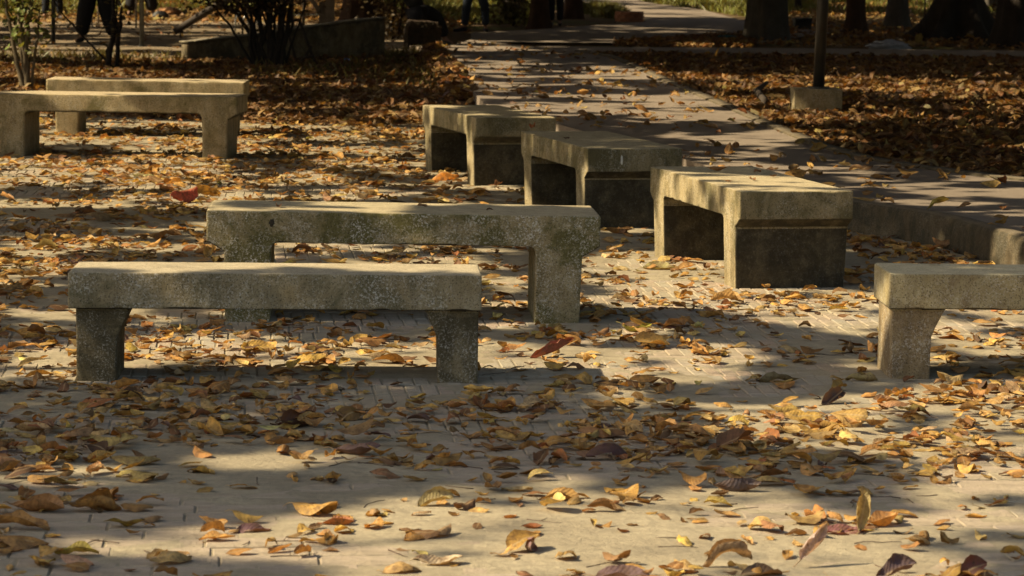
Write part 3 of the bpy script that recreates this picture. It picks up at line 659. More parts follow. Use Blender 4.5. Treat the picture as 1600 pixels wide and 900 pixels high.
# ------------------------------------------------------------------ leaves lying on the benches
def bench_leaf(u, v, z, L, col, label, **k):
    p = at(u, v, z); o = hero(u, v, L, col, label, zbase=z, z0=.002, **k); o['group'] = 'dry leaves on the bench tops'; return o
bl = [(1122, 268, .10, (.50, .26, .08), 'brown folded leaf, largest of those on top of the end-on bench nearest the kerb'), (1183, 271, .055, (.50, .25, .10), 'small ruffled leaf right of the large one on the nearest end-on bench'),
      (1176, 282, .06, (.30, .16, .07), 'brown leaf at the middle of the top of the nearest end-on bench'), (1139, 285, .04, (.40, .22, .1), 'tiny brown leaf near the left rim of the nearest end-on bench'),
      (1207, 277, .05, (.14, .09, .05), 'dark thin leaf near the right rim of the nearest end-on bench'), (832, 201, .09, (.50, .17, .06), 'reddish leaf on the far left corner of the middle end-on bench'),
      (885, 218, .06, (.07, .05, .03), 'black crumpled leaf on top of the middle end-on bench'), (836, 177, .07, (.12, .07, .04), 'dark leaf on top of the farthest end-on bench'), (802, 170, .06, (.5, .3, .1), 'tan leaf at the rim of the farthest end-on bench'),
      (435, 325, .05, (.22, .13, .06), 'small brown leaf on the left part of the mossy bench top'), (660, 324, .05, (.28, .18, .1), 'thin brown leaf on the middle of the mossy bench top'), (765, 330, .035, (.15, .1, .06), 'tiny dark leaf on the right part of the mossy bench top')]
for i, (u, v, L, c, lab) in enumerate(bl): bench_leaf(u, v, .452, L, c, lab, bend=-.6 if i % 2 else .6, fold=.5, curl=.4, rz=i*.9, rx=.15, seed=300+i)
for i, (u, v, L, c, lab) in enumerate([(1460, 414, .05, (.5, .27, .09), 'small tan leaf on top of the right-hand bench, left one of two'), (1540, 413, .06, (.48, .26, .09), 'tan leaf on top of the right-hand bench, right one of two')]):
    bench_leaf(u, v, .388, L, c, lab, bend=-.4, fold=.4, curl=.2, rz=.2, seed=330+i)
# ------------------------------------------------------------------ twigs
TW = simple('twig_bark', (.085, .055, .035), .85, bmp=.001)
def twigs():
    r = np.random.RandomState(61); k = 0
    while k < 70:
        u, v = r.uniform(0, 1600), 440+460*r.rand()**.8; p = at(u, v)
        if in_bench(p[:1], p[1:2])[0] or (v < 470 and u > 1330): continue
        L = r.uniform(.05, .16); a = r.uniform(0, 2*PI); pts = []; q = Vector((0, 0, .003)); 
        for s in range(6):
            pts.append(q.copy()); a += r.normal(0, .22); q += Vector((math.cos(a), math.sin(a), r.normal(0, .05)))*L/5; q.z = max(.002, q.z)
        ch = [(pts, [.0016*(1-.1*s) for s in range(6)])]
        if r.rand() < .35: ch.append(([pts[2], pts[2]+Vector((math.cos(a+1), math.sin(a+1), .15))*L*.3], [.0013, .0007]))
        o = link('twig', tube('twig', ch, 5), TW); o.location = (p[0], p[1], .003)
        z_ = next(z for z in ZONE if v >= z[2])
        tag(o, f"thin dark {'forked ' if len(ch) > 1 else ''}{'long ' if L > .11 else 'short '}twig {z_[3][min(6, int(u/1600*7))]}", 'twig', 'twigs lying on the paving'); k += 1
twigs()
# ------------------------------------------------------------------ lamp post
def lamp_post():
    p = at(1278, 181, .1); s = FPX/p[1]
    root = empty('lamp_post', (p[0], p[1], .09), 0, label='dark lamp pole rising from a square concrete block in the leaf litter', cat='lamp post')
    co, F = remeshed([([(-.215, -.05), (.215, -.05), (.215, .245), (-.215, .245)], 0, .42)], .4, seed=17, voxel=.014)
    link('concrete_base', npmesh('concrete_base', co, F), concrete('base_concrete', 17, (.36, .31, .20), (.2, .16, .08), .3), root)
    M = simple('pole_paint', (.045, .042, .035), .32, .25, bmp=.0006, spec=.5)
    link('pole', tube('pole', [([(.02, .2, .24), (.045, .2, 1.2), (.10, .2, 3.4)], [.052, .052, .045])], 20), M, root)
    link('base_flange', tube('base_flange', [([(.02, .2, .243), (.02, .2, .262)], [.10, .10])], 20, False), M, root)
    arm = link('lamp_arm', tube('lamp_arm', [([(.10, .2, 3.38), (.12, .1, 3.7), (.14, -.2, 3.85), (.15, -.6, 3.85)], [.04, .035, .03, .03])], 12), M, root)
    link('lamp_head', tube('lamp_head', [([(.15, -.55, 3.85), (.15, -.7, 3.83), (.15, -1.05, 3.82)], [.05, .11, .05])], 12), M, root)
lamp_post()
# ------------------------------------------------------------------ trees with crowns; unseen crown leaves are laid out to shape the dappled light
BARK = [simple('bark_dark', (.035, .027, .02), .95, scale=5, bmp=.02), simple('bark_reddish', (.065, .036, .02), .95, scale=5, bmp=.02), simple('bark_grey', (.075, .065, .05), .9, scale=4, bmp=.02)]
def trunk_mesh(rad, H, flare, seed, lobes=7, lean=(0, 0), limbs=6):
    r = np.random.RandomState(seed); n = 28; V = []; F = []; zs = [-.12, 0, .08, .18, .32, .5, .75, 1.1, 1.6, 2.3, 3.2, H]
    ph = r.uniform(0, 6, 4)
    for z in zs:
        fl = flare*math.exp(-max(z, 0)*3.2/max(rad*2, .3)*.5); rr = rad*(1-.45*max(z, 0)/H)
        for k in range(n):
            t = 2*PI*k/n; lob = (.5+.5*math.cos(lobes*t+ph[0]+.6*math.sin(2*t+ph[1])))
            q = rr*(1+.10*math.sin(3*t+ph[2]+z*.8)+.05*math.sin(9*t+ph[3]+z*2))+rad*fl*(.35+lob*1.1)
            V.append((lean[0]*z+q*math.cos(t), lean[1]*z+q*math.sin(t), z))
    for i in range(len(zs)-1):
        for k in range(n): F.append((i*n+k, i*n+(k+1) % n, (i+1)*n+(k+1) % n, (i+1)*n+k))
    me = npmesh('trunk', V, F); limb = []
    for k in range(limbs):
        t = 2*PI*(k+r.rand()*.6)/limbs; z0 = H*r.uniform(.6, .97); b = Vector((lean[0]*z0, lean[1]*z0, z0)); pts = [b]
        d = Vector((math.cos(t), math.sin(t), r.uniform(.7, 1.5))).normalized(); L = r.uniform(2.2, 3.8)
        for s in range(1, 6): pts.append(pts[-1]+(d+Vector((r.normal(0, .25), r.normal(0, .25), .1)))*L/5)
        limb.append((pts, [rad*.34*(1-.16*s) for s in range(6)]))
    return me, tube('limb', limb, 7)
TREES = []
def tree(u, v, wpx, label, H=4.5, flare=.4, bark=0, seed=1, group='trees behind the benches', lobes=7, lean=(0, 0), xy=None, rad=None):
    p = at(u, v) if xy is None else np.array([xy[0], xy[1], 0.]); rad = rad or wpx/2*p[1]/FPX
    root = empty('shade_tree', (p[0], p[1]+(rad if xy is None else 0), -.02), 0, label=label, cat='tree', group=group)
    t, l = trunk_mesh(rad, H, flare, seed, lobes, lean); link('trunk', t, BARK[bark], root); link('limb', l, BARK[bark], root)
    TREES.append((root, p[0]+lean[0]*H, p[1]+lean[1]*H)); return root
tree(565, 42, 60, 'thick trunk with a sunlit reddish patch behind the sloping wall', bark=1, seed=1, flare=.3, H=5)
tree(843, 44, 27, 'dark reddish trunk standing left of centre behind the path', bark=1, seed=2, flare=.5)
tree(895, 28, 26, 'brown trunk right of the dark reddish one, farther back', bark=1, seed=3, flare=.4)
tree(1200, 64, 60, 'broad grey trunk with a pale curved streak left of the lamp pole', bark=2, seed=4, flare=.28, H=5)
tree(1337, 50, 30, 'dark trunk between the lamp pole and the flared tree, left of two', bark=1, seed=5, flare=.35)
tree(1405, 45, 32, 'dark trunk with sunlit ribbed foot, right of two beside the lamp pole', bark=2, seed=6, flare=.45)
tree(1502, 62, 58, 'very dark massive tree with wide spreading roots at the right', bark=0, seed=7, flare=1.7, lobes=6, H=6)
tree(1592, 72, 56, 'dark trunk half cut by the right edge of the photo', bark=0, seed=8, flare=.5)
tree(1247, 16, 10, 'thin distant trunk just left of the lamp pole', bark=0, seed=9, flare=.3)
tree(300, -8, 60, 'broad brown trunk base at the top edge behind the slanting beam', bark=2, seed=10, flare=.4)
for i, (x, y) in enumerate([(-8.5, 9), (-9.5, 14), (-10.5, 20), (-12, 27), (-15, 35), (-18, 45), (-12, 55), (-22, 60), (-14, 75), (-30, 80), (-18, 100), (-36, 110), (0, 85), (12, 70), (14, 90), (-5, 110), (10, 118), (-26, 68), (-3, 3), (9, 60), (6.5, 14), (8, 21), (9.5, 30), (13, 41)]):
    tree(0, 0, 0, 'tall shade tree added around the view, its crown shaped for the shade it throws', xy=(x, y), rad=.25, seed=20+i, group='shade trees added around the square', H=5, bark=i % 3)  # added trees that carry the light-shaping leaves
def canopy():  # leaves set along sun rays so that chosen ground patches stay shaded
    r = np.random.RandomState(77); ct = 1/math.tan(SUN_EL); dx, dy = math.cos(SHAD_AZ), math.sin(SHAD_AZ)
    tx = np.array([t[1] for t in TREES]); ty = np.array([t[2] for t in TREES]); bins = [[] for _ in TREES]
    def layer(y0, y1, n, size, z0, z1, mx, cells, coarse=0):
        Y = np.sqrt(r.uniform(y0**2, y1**2, n)); X = r.uniform(-1, 1, n)*(.175*Y+mx)
        u, v, d = pix(X, Y, 0); lit = LIT(u, v)
        a, b, c = cells
        q = vnoise(X, Y, 90, a)*.42+vnoise(X, Y, 91, b)*.32+vnoise(X, Y, 92, c)*.26
        q = np.argsort(np.argsort(q))/len(q)                       # even spread 0..1
        out = (u < -60) | (u > 1660)
        lit = np.where(out, .5, lit)
        keep = q > lit*1.06-.03
        keep |= r.rand(n) < .012
        X, Y = X[keep], Y[keep]; m = len(X)
        z = r.uniform(z0, z1, m); px = X-dx*ct*z; py = Y-dy*ct*z
        s = size*r.uniform(.7, 1.3, m)
        k = np.argmin((px[:, None]-tx[None])**2+(py[:, None]-ty[None])**2, axis=1)
        for t in range(len(TREES)):
            ix = np.where(k == t)[0]
            if len(ix): bins[t].append((px[ix], py[ix], z[ix], s[ix]))
    layer(5.0, 9.6, 26000, .16, 5.5, 8.5, 1.2, (.75, .33, .16))
    layer(9.6, 14, 34000, .14, 4.2, 6.5, 1.2, (.6, .27, .13))
    layer(14, 28, 95000, .18, 4.2, 7, 1.5, (.85, .34, .16))
    layer(28, 60, 90000, .40, 5.5, 10, 2.5, (1.5, .6, .3))
    layer(60, 150, 110000, .95, 5.5, 13, 6, (3.5, 1.7, .8))
    def sky_blocker(y0, y1, n, size, z0, z1, mx, skip):  # outer foliage added only to cut down sky light
        Y = np.sqrt(r.uniform(y0**2, y1**2, n)); X = r.uniform(-1, 1, n)*(.175*Y+mx); k = np.abs(X) > .175*Y+skip; X, Y = X[k], Y[k]
        z = r.uniform(z0, z1, len(X)); px = X-dx*ct*z; py = Y-dy*ct*z; s = size*r.uniform(.7, 1.3, len(X)); k = np.argmin((px[:, None]-tx[None])**2+(py[:, None]-ty[None])**2, axis=1)
        for t in range(len(TREES)):
            ix = np.where(k == t)[0]
            if len(ix): bins[t].append((px[ix], py[ix], z[ix], s[ix]))
    def side(y0, y1, n, size, z0, z1, a, b):                     # unseen foliage added above and right of the view to block sky light
        Y = r.uniform(y0, y1, n); X = .175*Y+r.uniform(a, b, n); z = r.uniform(z0, z1, n); s = size*r.uniform(.7, 1.3, n); ok = X+ct*z*dx > .175*Y+1.1; X, Y, z, s = X[ok], Y[ok], z[ok], s[ok]      # their shade falls beyond the view, to the right
        k = np.argmin((X[:, None]-tx[None])**2+(Y[:, None]-ty[None])**2, axis=1)
        for t in range(len(TREES)):
            ix = np.where(k == t)[0]
            if len(ix): bins[t].append((X[ix], Y[ix], z[ix], s[ix]))
    side(12.5, 32, 15000, .5, 5.5, 9.5, -9, 3); side(11, 60, 16000, .6, 2.2, 9, 1.2, 9); side(60, 130, 9000, 1.3, 2.5, 12, 2, 20)
    sky_blocker(20, 60, 40000, .7, 3, 10, 14, 2.0); sky_blocker(60, 150, 26000, 1.4, 3, 12, 28, 6)
    for t, L in enumerate(bins):
        if not L: continue
        x, y, z, s = [np.concatenate([q[i] for q in L]) for i in range(4)]; n = len(x); o = TREES[t][0].location
        Rm = rotm(r.uniform(0, 2*PI, n), r.normal(0, .7, n), r.normal(0, .5, n))
        T = np.array([(-.5, 0, 0), (-.12, -.27, .03), (.5, 0, -.04), (-.12, .27, .03)])
        P = np.einsum('nij,vj->nvi', Rm, T)*s[:, None, None]+np.stack([x-o.x, y-o.y, z-o.z], -1)[:, None, :]
        F = np.arange(n*4).reshape(-1, 4); g = np.clip(np.array([.07, .10, .025])*(1+r.normal(0, .25, (n, 1))), .01, .3)
        me = npmesh('crown', P.reshape(-1, 3), F, np.tile(np.array([(0, .5), (.4, 0), (1, .5), (.4, 1)]), (n, 1)), np.repeat(g, 4, axis=0), smooth=False)
        link('crown', me, GREEN, TREES[t][0])
canopy()
# ------------------------------------------------------------------ yard furniture behind on the left
STEEL = simple('grey_steel', (.10, .105, .10), .4, .5, bmp=.0005, spec=.5); CHROME = simple('bright_steel', (.5, .5, .48), .25, .9, bmp=.0003)
WOODD = simple('dark_wood', (.05, .038, .028), .8, bmp=.004); WOODP = simple('greyed_wood', (.22, .18, .14), .85, bmp=.004)
def post(u, v, wpx, H, m, label, cap=False):
    p = at(u, v); r = wpx/2*p[1]/FPX; root = empty('metal_post', (p[0], p[1]+r, 0), 0, label=label, cat='post', group='upright posts in the yard')
    link('shaft', tube('shaft', [([(0, 0, -.1), (0, 0, H)], [r, r])], 14), m, root)
    link('foot_plate', tube('foot_plate', [([(0, 0, -.01), (0, 0, .012)], [r*1.5, r*1.5])], 14, False), m, root)
post(83, 68, 6.5, 2.3, STEEL, 'slim grey post left of the person in black trousers')
post(221, 73, 7.6, 2.3, STEEL, 'thickest grey post, right of the person in black trousers')
post(212.5, 44, 3.2, 1.9, CHROME, 'thin shiny post just left of the thickest grey post')
post(153.5, 41, 3, 1.9, WOODP, 'thin brown post seen between the legs of the person in black')
post(143.5, 42, 2.6, 1.9, CHROME, 'thinnest pale post seen behind the knee of the person in black')
post(575, 36, 5, .36, WOODP, 'short pale pipe stub with a white top behind the sloping wall')
def beam():
    a = at(272, 58); s = FPX/a[1]; root = empty('slanting_beam', (a[0], a[1], 0), 0, label='dark heavy beam slanting up to the right from a short peg', cat='beam')
    link('beam', tube('beam', [([(0, 0, .09), (.45, .1, .38), (.95, .2, .68), (2.1, .4, 1.25)], [.062, .066, .068, .07])], 10), WOODD, root)
    link('peg', tube('peg', [([(.12, .02, -.05), (.13, .02, .14)], [.035, .03])], 8), WOODD, root)
beam()
def hoop(u0, u1, v, H, label):
    a = at(u0, v); w_ = (u1-u0)*a[1]/FPX; root = empty('hoop_rail', (a[0], a[1], 0), 0, label=label, cat='rail', group='bent steel hoops by the wall')
    pts = [(0, 0, -.05), (.01, 0, H*.7), (.05, 0, H*.9), (w_*.55, .02, H), (w_, .05, H*.93), (w_*1.1, .06, H*.6), (w_*1.12, .06, -.05)]
    link('bar', tube('bar', [(pts, .017)], 10), CHROME, root)
hoop(367, 385, 62, .48, 'bent shiny steel hoop, left of two behind the dark bush'); hoop(379, 399, 60, .44, 'bent shiny steel hoop, right of two behind the dark bush')
def sloping_wall():
    a = at(294, 98.5); b = at(601, 94); L = math.hypot(b[0]-a[0], b[1]-a[1]); n = 40; V = []; F = []
    root = empty('sloping_wall', (a[0], a[1], 0), math.atan2(b[1]-a[1], b[0]-a[0]), label='low weathered concrete wall whose top slopes up to the right behind the bush', cat='wall')
    co, Fx = remeshed([([(0, -.06), (L, -.06), (L, .575), (L*.82, .53), (L*.3, .345), (0, .26)], 0, .17)], .17, voxel=.03, amp=.008, seed=31)
    link('wall_body', npmesh('wall_body', co, Fx), concrete('old_wall', 31, (.24, .20, .135), (.09, .075, .045), .5, speck=.15), root)
    co, Fx = remeshed([([(-.02, .262), (L*.3, .348), (L*.82, .533), (L+.02, .58), (L+.02, .605), (L*.82, .56), (L*.3, .375), (-.02, .289)], -.02, .2)], .2, voxel=.013, amp=.003, seed=32)
    link('coping', npmesh('coping', co, Fx), concrete('old_coping', 32, (.26, .24, .19), (.13, .12, .08), .2, speck=.2), root)
sloping_wall()
def stand():
    a = at(503, 44); root = empty('wooden_stand', (a[0]-.05, a[1]+.3, 0), .1, label='pale wooden stand with a slanting brace behind the sloping wall', cat='stand')
    for nm, lo, hi in (('post', (.10, 0, -.05), (.28, .1, 1.0)), ('table_top', (-.32, -.1, .62), (.3, .5, .68)), ('back_panel', (-.02, .2, -.05), (.12, .25, .5))):
        bm = bmesh.new(); box_bm(bm, lo, hi, bev=.004); link(nm, bm_mesh(nm, bm), WOODP, root)
    bm = bmesh.new(); box_bm(bm, (0, 0, 0), (.6, .06, .09), rot=Matrix.Translation((-.25, .02, .6)) @ Matrix.Rotation(math.radians(58), 4, 'Y')); link('brace', bm_mesh('brace', bm), WOODP, root)
    a = at(456, 46); root = empty('ladder_frame', (a[0], a[1], 0), 0, label='dark upright ladder-like frame behind the bush', cat='frame')
    for k in (0, .22): link('upright', tube('upright', [([(k, 0, -.05), (k+.03, 0, 1.5)], [.03, .03])], 8), WOODD, root)
    for z in (.28, .62, .95): link('rung', tube('rung', [([(0, 0, z), (.5, .05, z+.01)], [.014, .014])], 8), CHROME if z == .28 else WOODD, root)
    a = at(495, 106); root = empty('broken_chair_frame', (a[0], a[1], 0), 0, label='broken dark metal chair frame leaning among the bush stems', cat='chair frame')
    for nm, p, q in (('leg', (0, 0, 0), (-.24, .1, .62)), ('leg', (-.26, .1, .03), (-.42, .15, .55)), ('cross_bar', (-.2, .02, .12), (-.04, 0, .16)), ('top_bar', (-.24, .1, .62), (-.52, .15, .56)), ('stay', (-.22, .05, .05), (-.07, .02, .28))):
        link(nm, tube(nm, [([p, q], [.02, .02])], 7), WOODD, root)
stand()
# small things lying about
def blob(name, u, v, dims, m, label, cat, seed=1, amp=.25, zb=0, **k):
    p = at(u, v, zb); bm = bmesh.new(); bmesh.ops.create_icosphere(bm, subdivisions=4, radius=1)
    for q in bm.verts:
        n_ = 1+amp*mnoise.noise(q.co*1.6+Vector((seed*5, 0, 0)))+amp*.4*mnoise.noise(q.co*5+Vector((seed, 0, 0)))
        q.co = Vector((q.co.x*dims[0]*n_, q.co.y*dims[1]*n_, max(-.02, q.co.z*dims[2]*n_+dims[2]*.8)))
    return tag(link(name, bm_mesh(name, bm, True), m), label, cat, **k), setattr(bpy.data.objects[-1] if False else C.objects[-1], 'location', (p[0], p[1]+dims[1], zb))
blob('rock', 250, 30, (.17, .15, .10), simple('grey_rock', (.09, .09, .085), .8, bmp=.01), 'smooth dark grey boulder on the sandy ground at the upper left', 'rock', 1, .12)
blob('clay_mound', 262, 23, (.24, .2, .10), simple('orange_clay', (.42, .22, .10), .95, bmp=.01), 'low orange earth mound behind the grey boulder', 'mound', 2, .3)
blob('plastic_sack', 1388, 79, (.29, .2, .09), simple('white_plastic', (.34, .35, .38), .5, bmp=.02, scale=14), 'crumpled white plastic sack in the deep shade on the right', 'sack', 3, .6)
blob('plastic_scrap', 546, 101, (.065, .05, .045), simple('blue_plastic', (.03, .12, .38), .45, bmp=.01), 'crumpled blue plastic scrap at the foot of the sloping wall', 'litter', 4, .6)
blob('plastic_bag', 1136, 64, (.16, .1, .06), simple('teal_plastic', (.03, .09, .09), .5, bmp=.01), 'dark teal bag lying in the shade left of the broad grey trunk', 'bag', 5, .5)
blob('paper_cup', 1086, 64, (.035, .03, .035), simple('white_paper', (.7, .7, .68), .6, bmp=0), 'small white paper cup on the dark litter beyond the path', 'cup', 6, .2)
blob('stone', 92, 31, (.08, .07, .03), simple('pale_stone', (.4, .36, .3), .8), 'small pale stone between the feet of the farthest person at the left', 'stone', 7, .3)
def brick_ring():
    p = at(984, 35); root = empty('brick_ring', (p[0], p[1]+.3, 0), 0, label='low round ring of bricks beside the bend of the far path', cat='brick ring')
    m1 = simple('red_brick', (.34, .15, .08), .9, bmp=.004); m2 = simple('buff_mortar', (.36, .30, .20), .95, bmp=.01); bm = bmesh.new(); box_bm(bm, (-.1, -.05, 0), (.1, .05, .072), bev=.005); me = bm_mesh('brick', bm)
    for r in range(3):
        for k in range(10):
            t = 2*PI*(k+.5*(r % 2))/10; o = link('brick', me, m1, root); o.location = (.27*math.cos(t), .27*math.sin(t), .01+r*.078); o.rotation_euler = (0, 0, t+PI/2)
    link('mortar_core', tube('mortar_core', [([(0, 0, -.02), (0, 0, .235)], [.29, .28])], 20), m2, root)
brick_ring()
def block_box():
    p = at(1255, 46); root = empty('litter_bin', (p[0], p[1], 0), .05, label='black box-shaped bin between the broad grey trunk and the lamp pole', cat='bin')
    m = simple('black_plastic', (.022, .022, .02), .5)
    for nm, lo, hi in (('bin_body', (-.18, 0, 0), (.18, .3, .2)), ('bin_lid', (-.195, -.015, .203), (.195, .315, .235))):
        bm = bmesh.new(); box_bm(bm, lo, hi, bev=.012); link(nm, bm_mesh(nm, bm), m, root)
    p = at(664, 77); root = empty('stone_block', (p[0], p[1], 0), .15, label='brown rough stone block the seated person in black rests on', cat='stone block')
    co, F = remeshed([([(-.27, -.04), (.26, -.04), (.25, .36), (.2, .42), (-.22, .44), (-.28, .3)], 0, .5)], .5, voxel=.025, amp=.02, seed=51)
    link('block', npmesh('block', co, F), concrete('brown_stone', 51, (.05, .035, .025), (.025, .02, .012), .5, speck=.05), root)
    p = at(1443, 62); root = empty('garden_stake', (p[0], p[1], 0), 0, label='thin dark stake standing left of the massive spreading tree', cat='stake'); root.rotation_euler[1] = .02
    link('stick', tube('stick', [([(0, 0, -.1), (0, 0, .5), (-.02, 0, 1.6)], [.018, .018, .014])], 7), WOODD, root)
block_box()
def branch():
    a = at(1200, 172, .1); b = at(1240, 152, .1); root = link('fallen_branch', tube('fallen_branch', [([(0, 0, .02), (.08, .8, .05), (.10, 2.0, .09), (.3, 3.2, .12)], [.03, .035, .03, .02])], 8), WOODD)
    root.location = (a[0]-.05, a[1], .1); tag(root, 'dark fallen branch in the litter left of the concrete lamp block', 'branch')
branch()
# ------------------------------------------------------------------ shrubs
SB = simple('shrub_bark', (.13, .10, .058), .9, scale=20, bmp=.004); SBD = simple('shrub_bark_dark', (.022, .017, .012), .9, scale=20, bmp=.003)
def leafquad(rnd, L): 
    V, UV, F = leaf_shape(5, 3, rnd, bend=rnd.normal(0, .4), fold=.3, curl=.2); V = (V+np.array([.5, 0, 0]))*np.array([1, 1.35, 1])*L; return V, UV, F
def shrub(name, base, label, stems, barkm, foliage, nleaf, L, col, group, parts=False, seed=1, cz=(.4, 1.4), cr=.3, cx=0):
    r = np.random.RandomState(seed); root = empty(name, (base[0], base[1], base[2] if len(base) > 2 else 0), 0, label=label, cat='shrub', group=group)
    tips = []
    for st in stems:
        pts = [Vector(p) for p in st[0]]; Q = []
        for i in range(len(pts)-1):
            for s in range(3): Q.append(pts[i].lerp(pts[i+1], s/3)+Vector((r.normal(0, .006), r.normal(0, .006), 0)))
        Q.append(pts[-1]); rad = [st[1]*(1-.55*i/len(Q)) for i in range(len(Q))]
        link('stem', tube('stem', [(Q, [q*1.3 for q in rad])], 9), barkm, root); tips += Q[len(Q)//2:]
    Vs = []; Fs = []; Us = []; Cs = []; off = 0
    for k in range(nleaf):
        if foliage == 'tips':
            b = tips[r.randint(len(tips))]+Vector((r.normal(0, .07), r.normal(0, .07), r.normal(0, .05)))
        else:
            b = Vector((cx+r.normal(0, cr), r.normal(0, cr), r.uniform(*cz)))
        V, UV, F = leafquad(r, L*r.uniform(.6, 1.3)); Rm = rotm(np.array([r.uniform(0, 2*PI)]), np.array([r.normal(0, .6)]), np.array([r.normal(.2, .6)]))[0]
        V = V @ Rm.T; c = np.array(col)*r.uniform(.6, 1.4)
        if parts:
            V += np.array(b); me = npmesh('leaf', V, F, UV, np.tile(c, (len(V), 1))); link('leaf', me, GREEN, root)
        else:
            V += np.array(b); Vs.append(V); Fs.append(np.array(F)+off); Us.append(UV); Cs.append(np.tile(c, (len(V), 1))); off += len(V)
    if not parts: link('foliage', npmesh('foliage', np.vstack(Vs), np.vstack(Fs), np.vstack(Us), np.vstack(Cs)), GREEN, root)
    return root
p = at(42, 143); s = p[1]/FPX                                       # metres per photo pixel there
def S(base, pts): return [((u-base[0])*s, (k*.02), (base[1]-v)*s) for k, (u, v) in enumerate(pts)]
b0 = (42, 143)
shrub('garden_shrub', p, 'leafy shrub with thick pale stems behind the farthest left bench', [(S(b0, [(38, 146), (32, 120), (24, 90), (18, 55), (10, 20), (4, -30)]), .024), (S(b0, [(44, 146), (43, 110), (40, 80), (44, 30), (47, 5), (50, -40)]), .026),
 (S(b0, [(50, 146), (51, 110), (56, 70), (60, 45), (60, 15)]), .014), (S(b0, [(46, 146), (40, 95), (34, 60), (28, 20), (22, -20), (16, -60)]), .022), (S(b0, [(40, 146), (36, 100), (30, 62), (34, 30), (36, -30)]), .016)],
 SB, 'tips', 190, .095, (.17, .27, .06), 'shrubs behind the benches', True, 3)
p = at(175, 112); s = p[1]/FPX; b0 = (175, 112)
shrub('garden_shrub', p, 'thin dark stemmed shrub standing behind the farthest left bench, right of the leafy one', [(S(b0, [(168, 112), (172, 80), (177, 50), (176, 20), (178, -20)]), .03), (S(b0, [(180, 112), (184, 70), (187, 40), (190, 10)]), .024), (S(b0, [(172, 112), (166, 80), (176, 60), (180, 20), (183, -30)]), .014),
 (S(b0, [(175, 105), (150, 80), (118, 45), (92, 15), (72, -15)]), .012)], SBD, 'tips', 120, .07, (.07, .08, .03), 'shrubs behind the benches', False, 4)
p = at(430, 108); s = p[1]/FPX; b0 = (430, 108)
st = []
rr = np.random.RandomState(9)
for k in range(26):
    x0 = 415+rr.uniform(-18, 30); x1 = x0+rr.normal(0, 14)+(x0-425)*.6; st.append((S(b0, [(x0, 110), ((x0*2+x1)/3+rr.normal(0, 3), 75), ((x0+x1)/2+rr.normal(0, 6), 40), (x1, 5), (x1+rr.normal(0, 20), -45)]), rr.uniform(.012, .03)))
shrub('garden_shrub', p, 'dense dark twiggy bush in front of the sloping wall', st, SBD, 'vol', 2600, .07, (.02, .026, .01), 'shrubs behind the benches', False, 5, (.72, 1.6), .36, -.30)
p = at(392, 100); s = p[1]/FPX; b0 = (392, 100)
shrub('garden_shrub', p, 'dark sapling forking to the left of the twiggy bush', [(S(b0, [(396, 104), (397, 75), (394, 58), (384, 45), (372, 25), (352, 10), (330, -5)]), .03), (S(b0, [(396, 62), (410, 50), (420, 42)]), .022)], SBD, 'tips', 160, .05, (.05, .06, .02), 'shrubs behind the benches', False, 6)
p = at(612, 62)
shrub('garden_shrub', p, 'black leafy bush to the left of the seated person', [([(0, 0, 0), (.02, 0, .5), (.1, 0, 1.2)], .03), ([(.1, 0, 0), (.2, 0, .6), (.25, 0, 1.3)], .02)], SBD, 'vol', 1300, .07, (.025, .032, .012), 'shrubs behind the benches', False, 7, (.05, 1.3), .22)
p = at(1590, 52)
shrub('garden_shrub', p, 'dark hanging foliage by the right edge beside the massive tree', [([(0, 0, 0), (-.05, 0, .6), (-.2, 0, 1.3)], .03)], SBD, 'vol', 1200, .10, (.03, .035, .012), 'shrubs behind the benches', False, 8, (.25, 1.6), .28)
p = at(795, 40)
shrub('garden_shrub', p, 'patchy green bush left of the dark reddish trunk', [([(.1, 0, 0), (.12, 0, .6), (.1, 0, 1.2)], .03)], SBD, 'vol', 900, .10, (.06, .09, .02), 'shrubs behind the benches', False, 10, (.05, 1.2), .25)
# ------------------------------------------------------------------ grass
def grass(name, polys, n, h, seed, col=(.16, .22, .05), z=-.02):
    r = np.random.RandomState(seed); P = []; 
    for poly, share in polys:
        Q = np.array([p_[:2] for p_ in poly]); lo = Q.min(0); hi = Q.max(0); k = int(n*share); x = r.uniform(lo[0], hi[0], k*4); y = r.uniform(lo[1], hi[1], k*4); m = in_poly(x, y, Q) & (vnoise(x, y, seed, 1.6) > .38); P.append(np.stack([x[m][:k], y[m][:k]], -1))
    P = np.vstack(P); n = len(P); a = r.uniform(0, 2*PI, n); hh = h*r.uniform(.4, 1.3, n); w_ = .012*h/.12*r.uniform(.7, 1.4, n); ln = r.normal(0, .35, (n, 2))*hh[:, None]
    b1 = np.stack([P[:, 0]-np.cos(a)*w_, P[:, 1]-np.sin(a)*w_, np.full(n, z)], -1); b2 = np.stack([P[:, 0]+np.cos(a)*w_, P[:, 1]+np.sin(a)*w_, np.full(n, z)], -1)
    m1 = np.stack([P[:, 0]+ln[:, 0]*.4, P[:, 1]+ln[:, 1]*.4, z+hh*.6], -1); t = np.stack([P[:, 0]+ln[:, 0], P[:, 1]+ln[:, 1], z+hh], -1)
    V = np.stack([b1, b2, t, m1], 1).reshape(-1, 3); c = np.repeat(np.clip(np.array(col)*(1+r.normal(0, .3, (n, 1)))+r.rand(n, 1)*np.array([[.05, .02, 0]]), .01, .5), 4, axis=0)
    link(name, npmesh(name, V, np.arange(n*4).reshape(-1, 4), np.full((n*4, 2), .3), c), GREEN, kind='stuff')
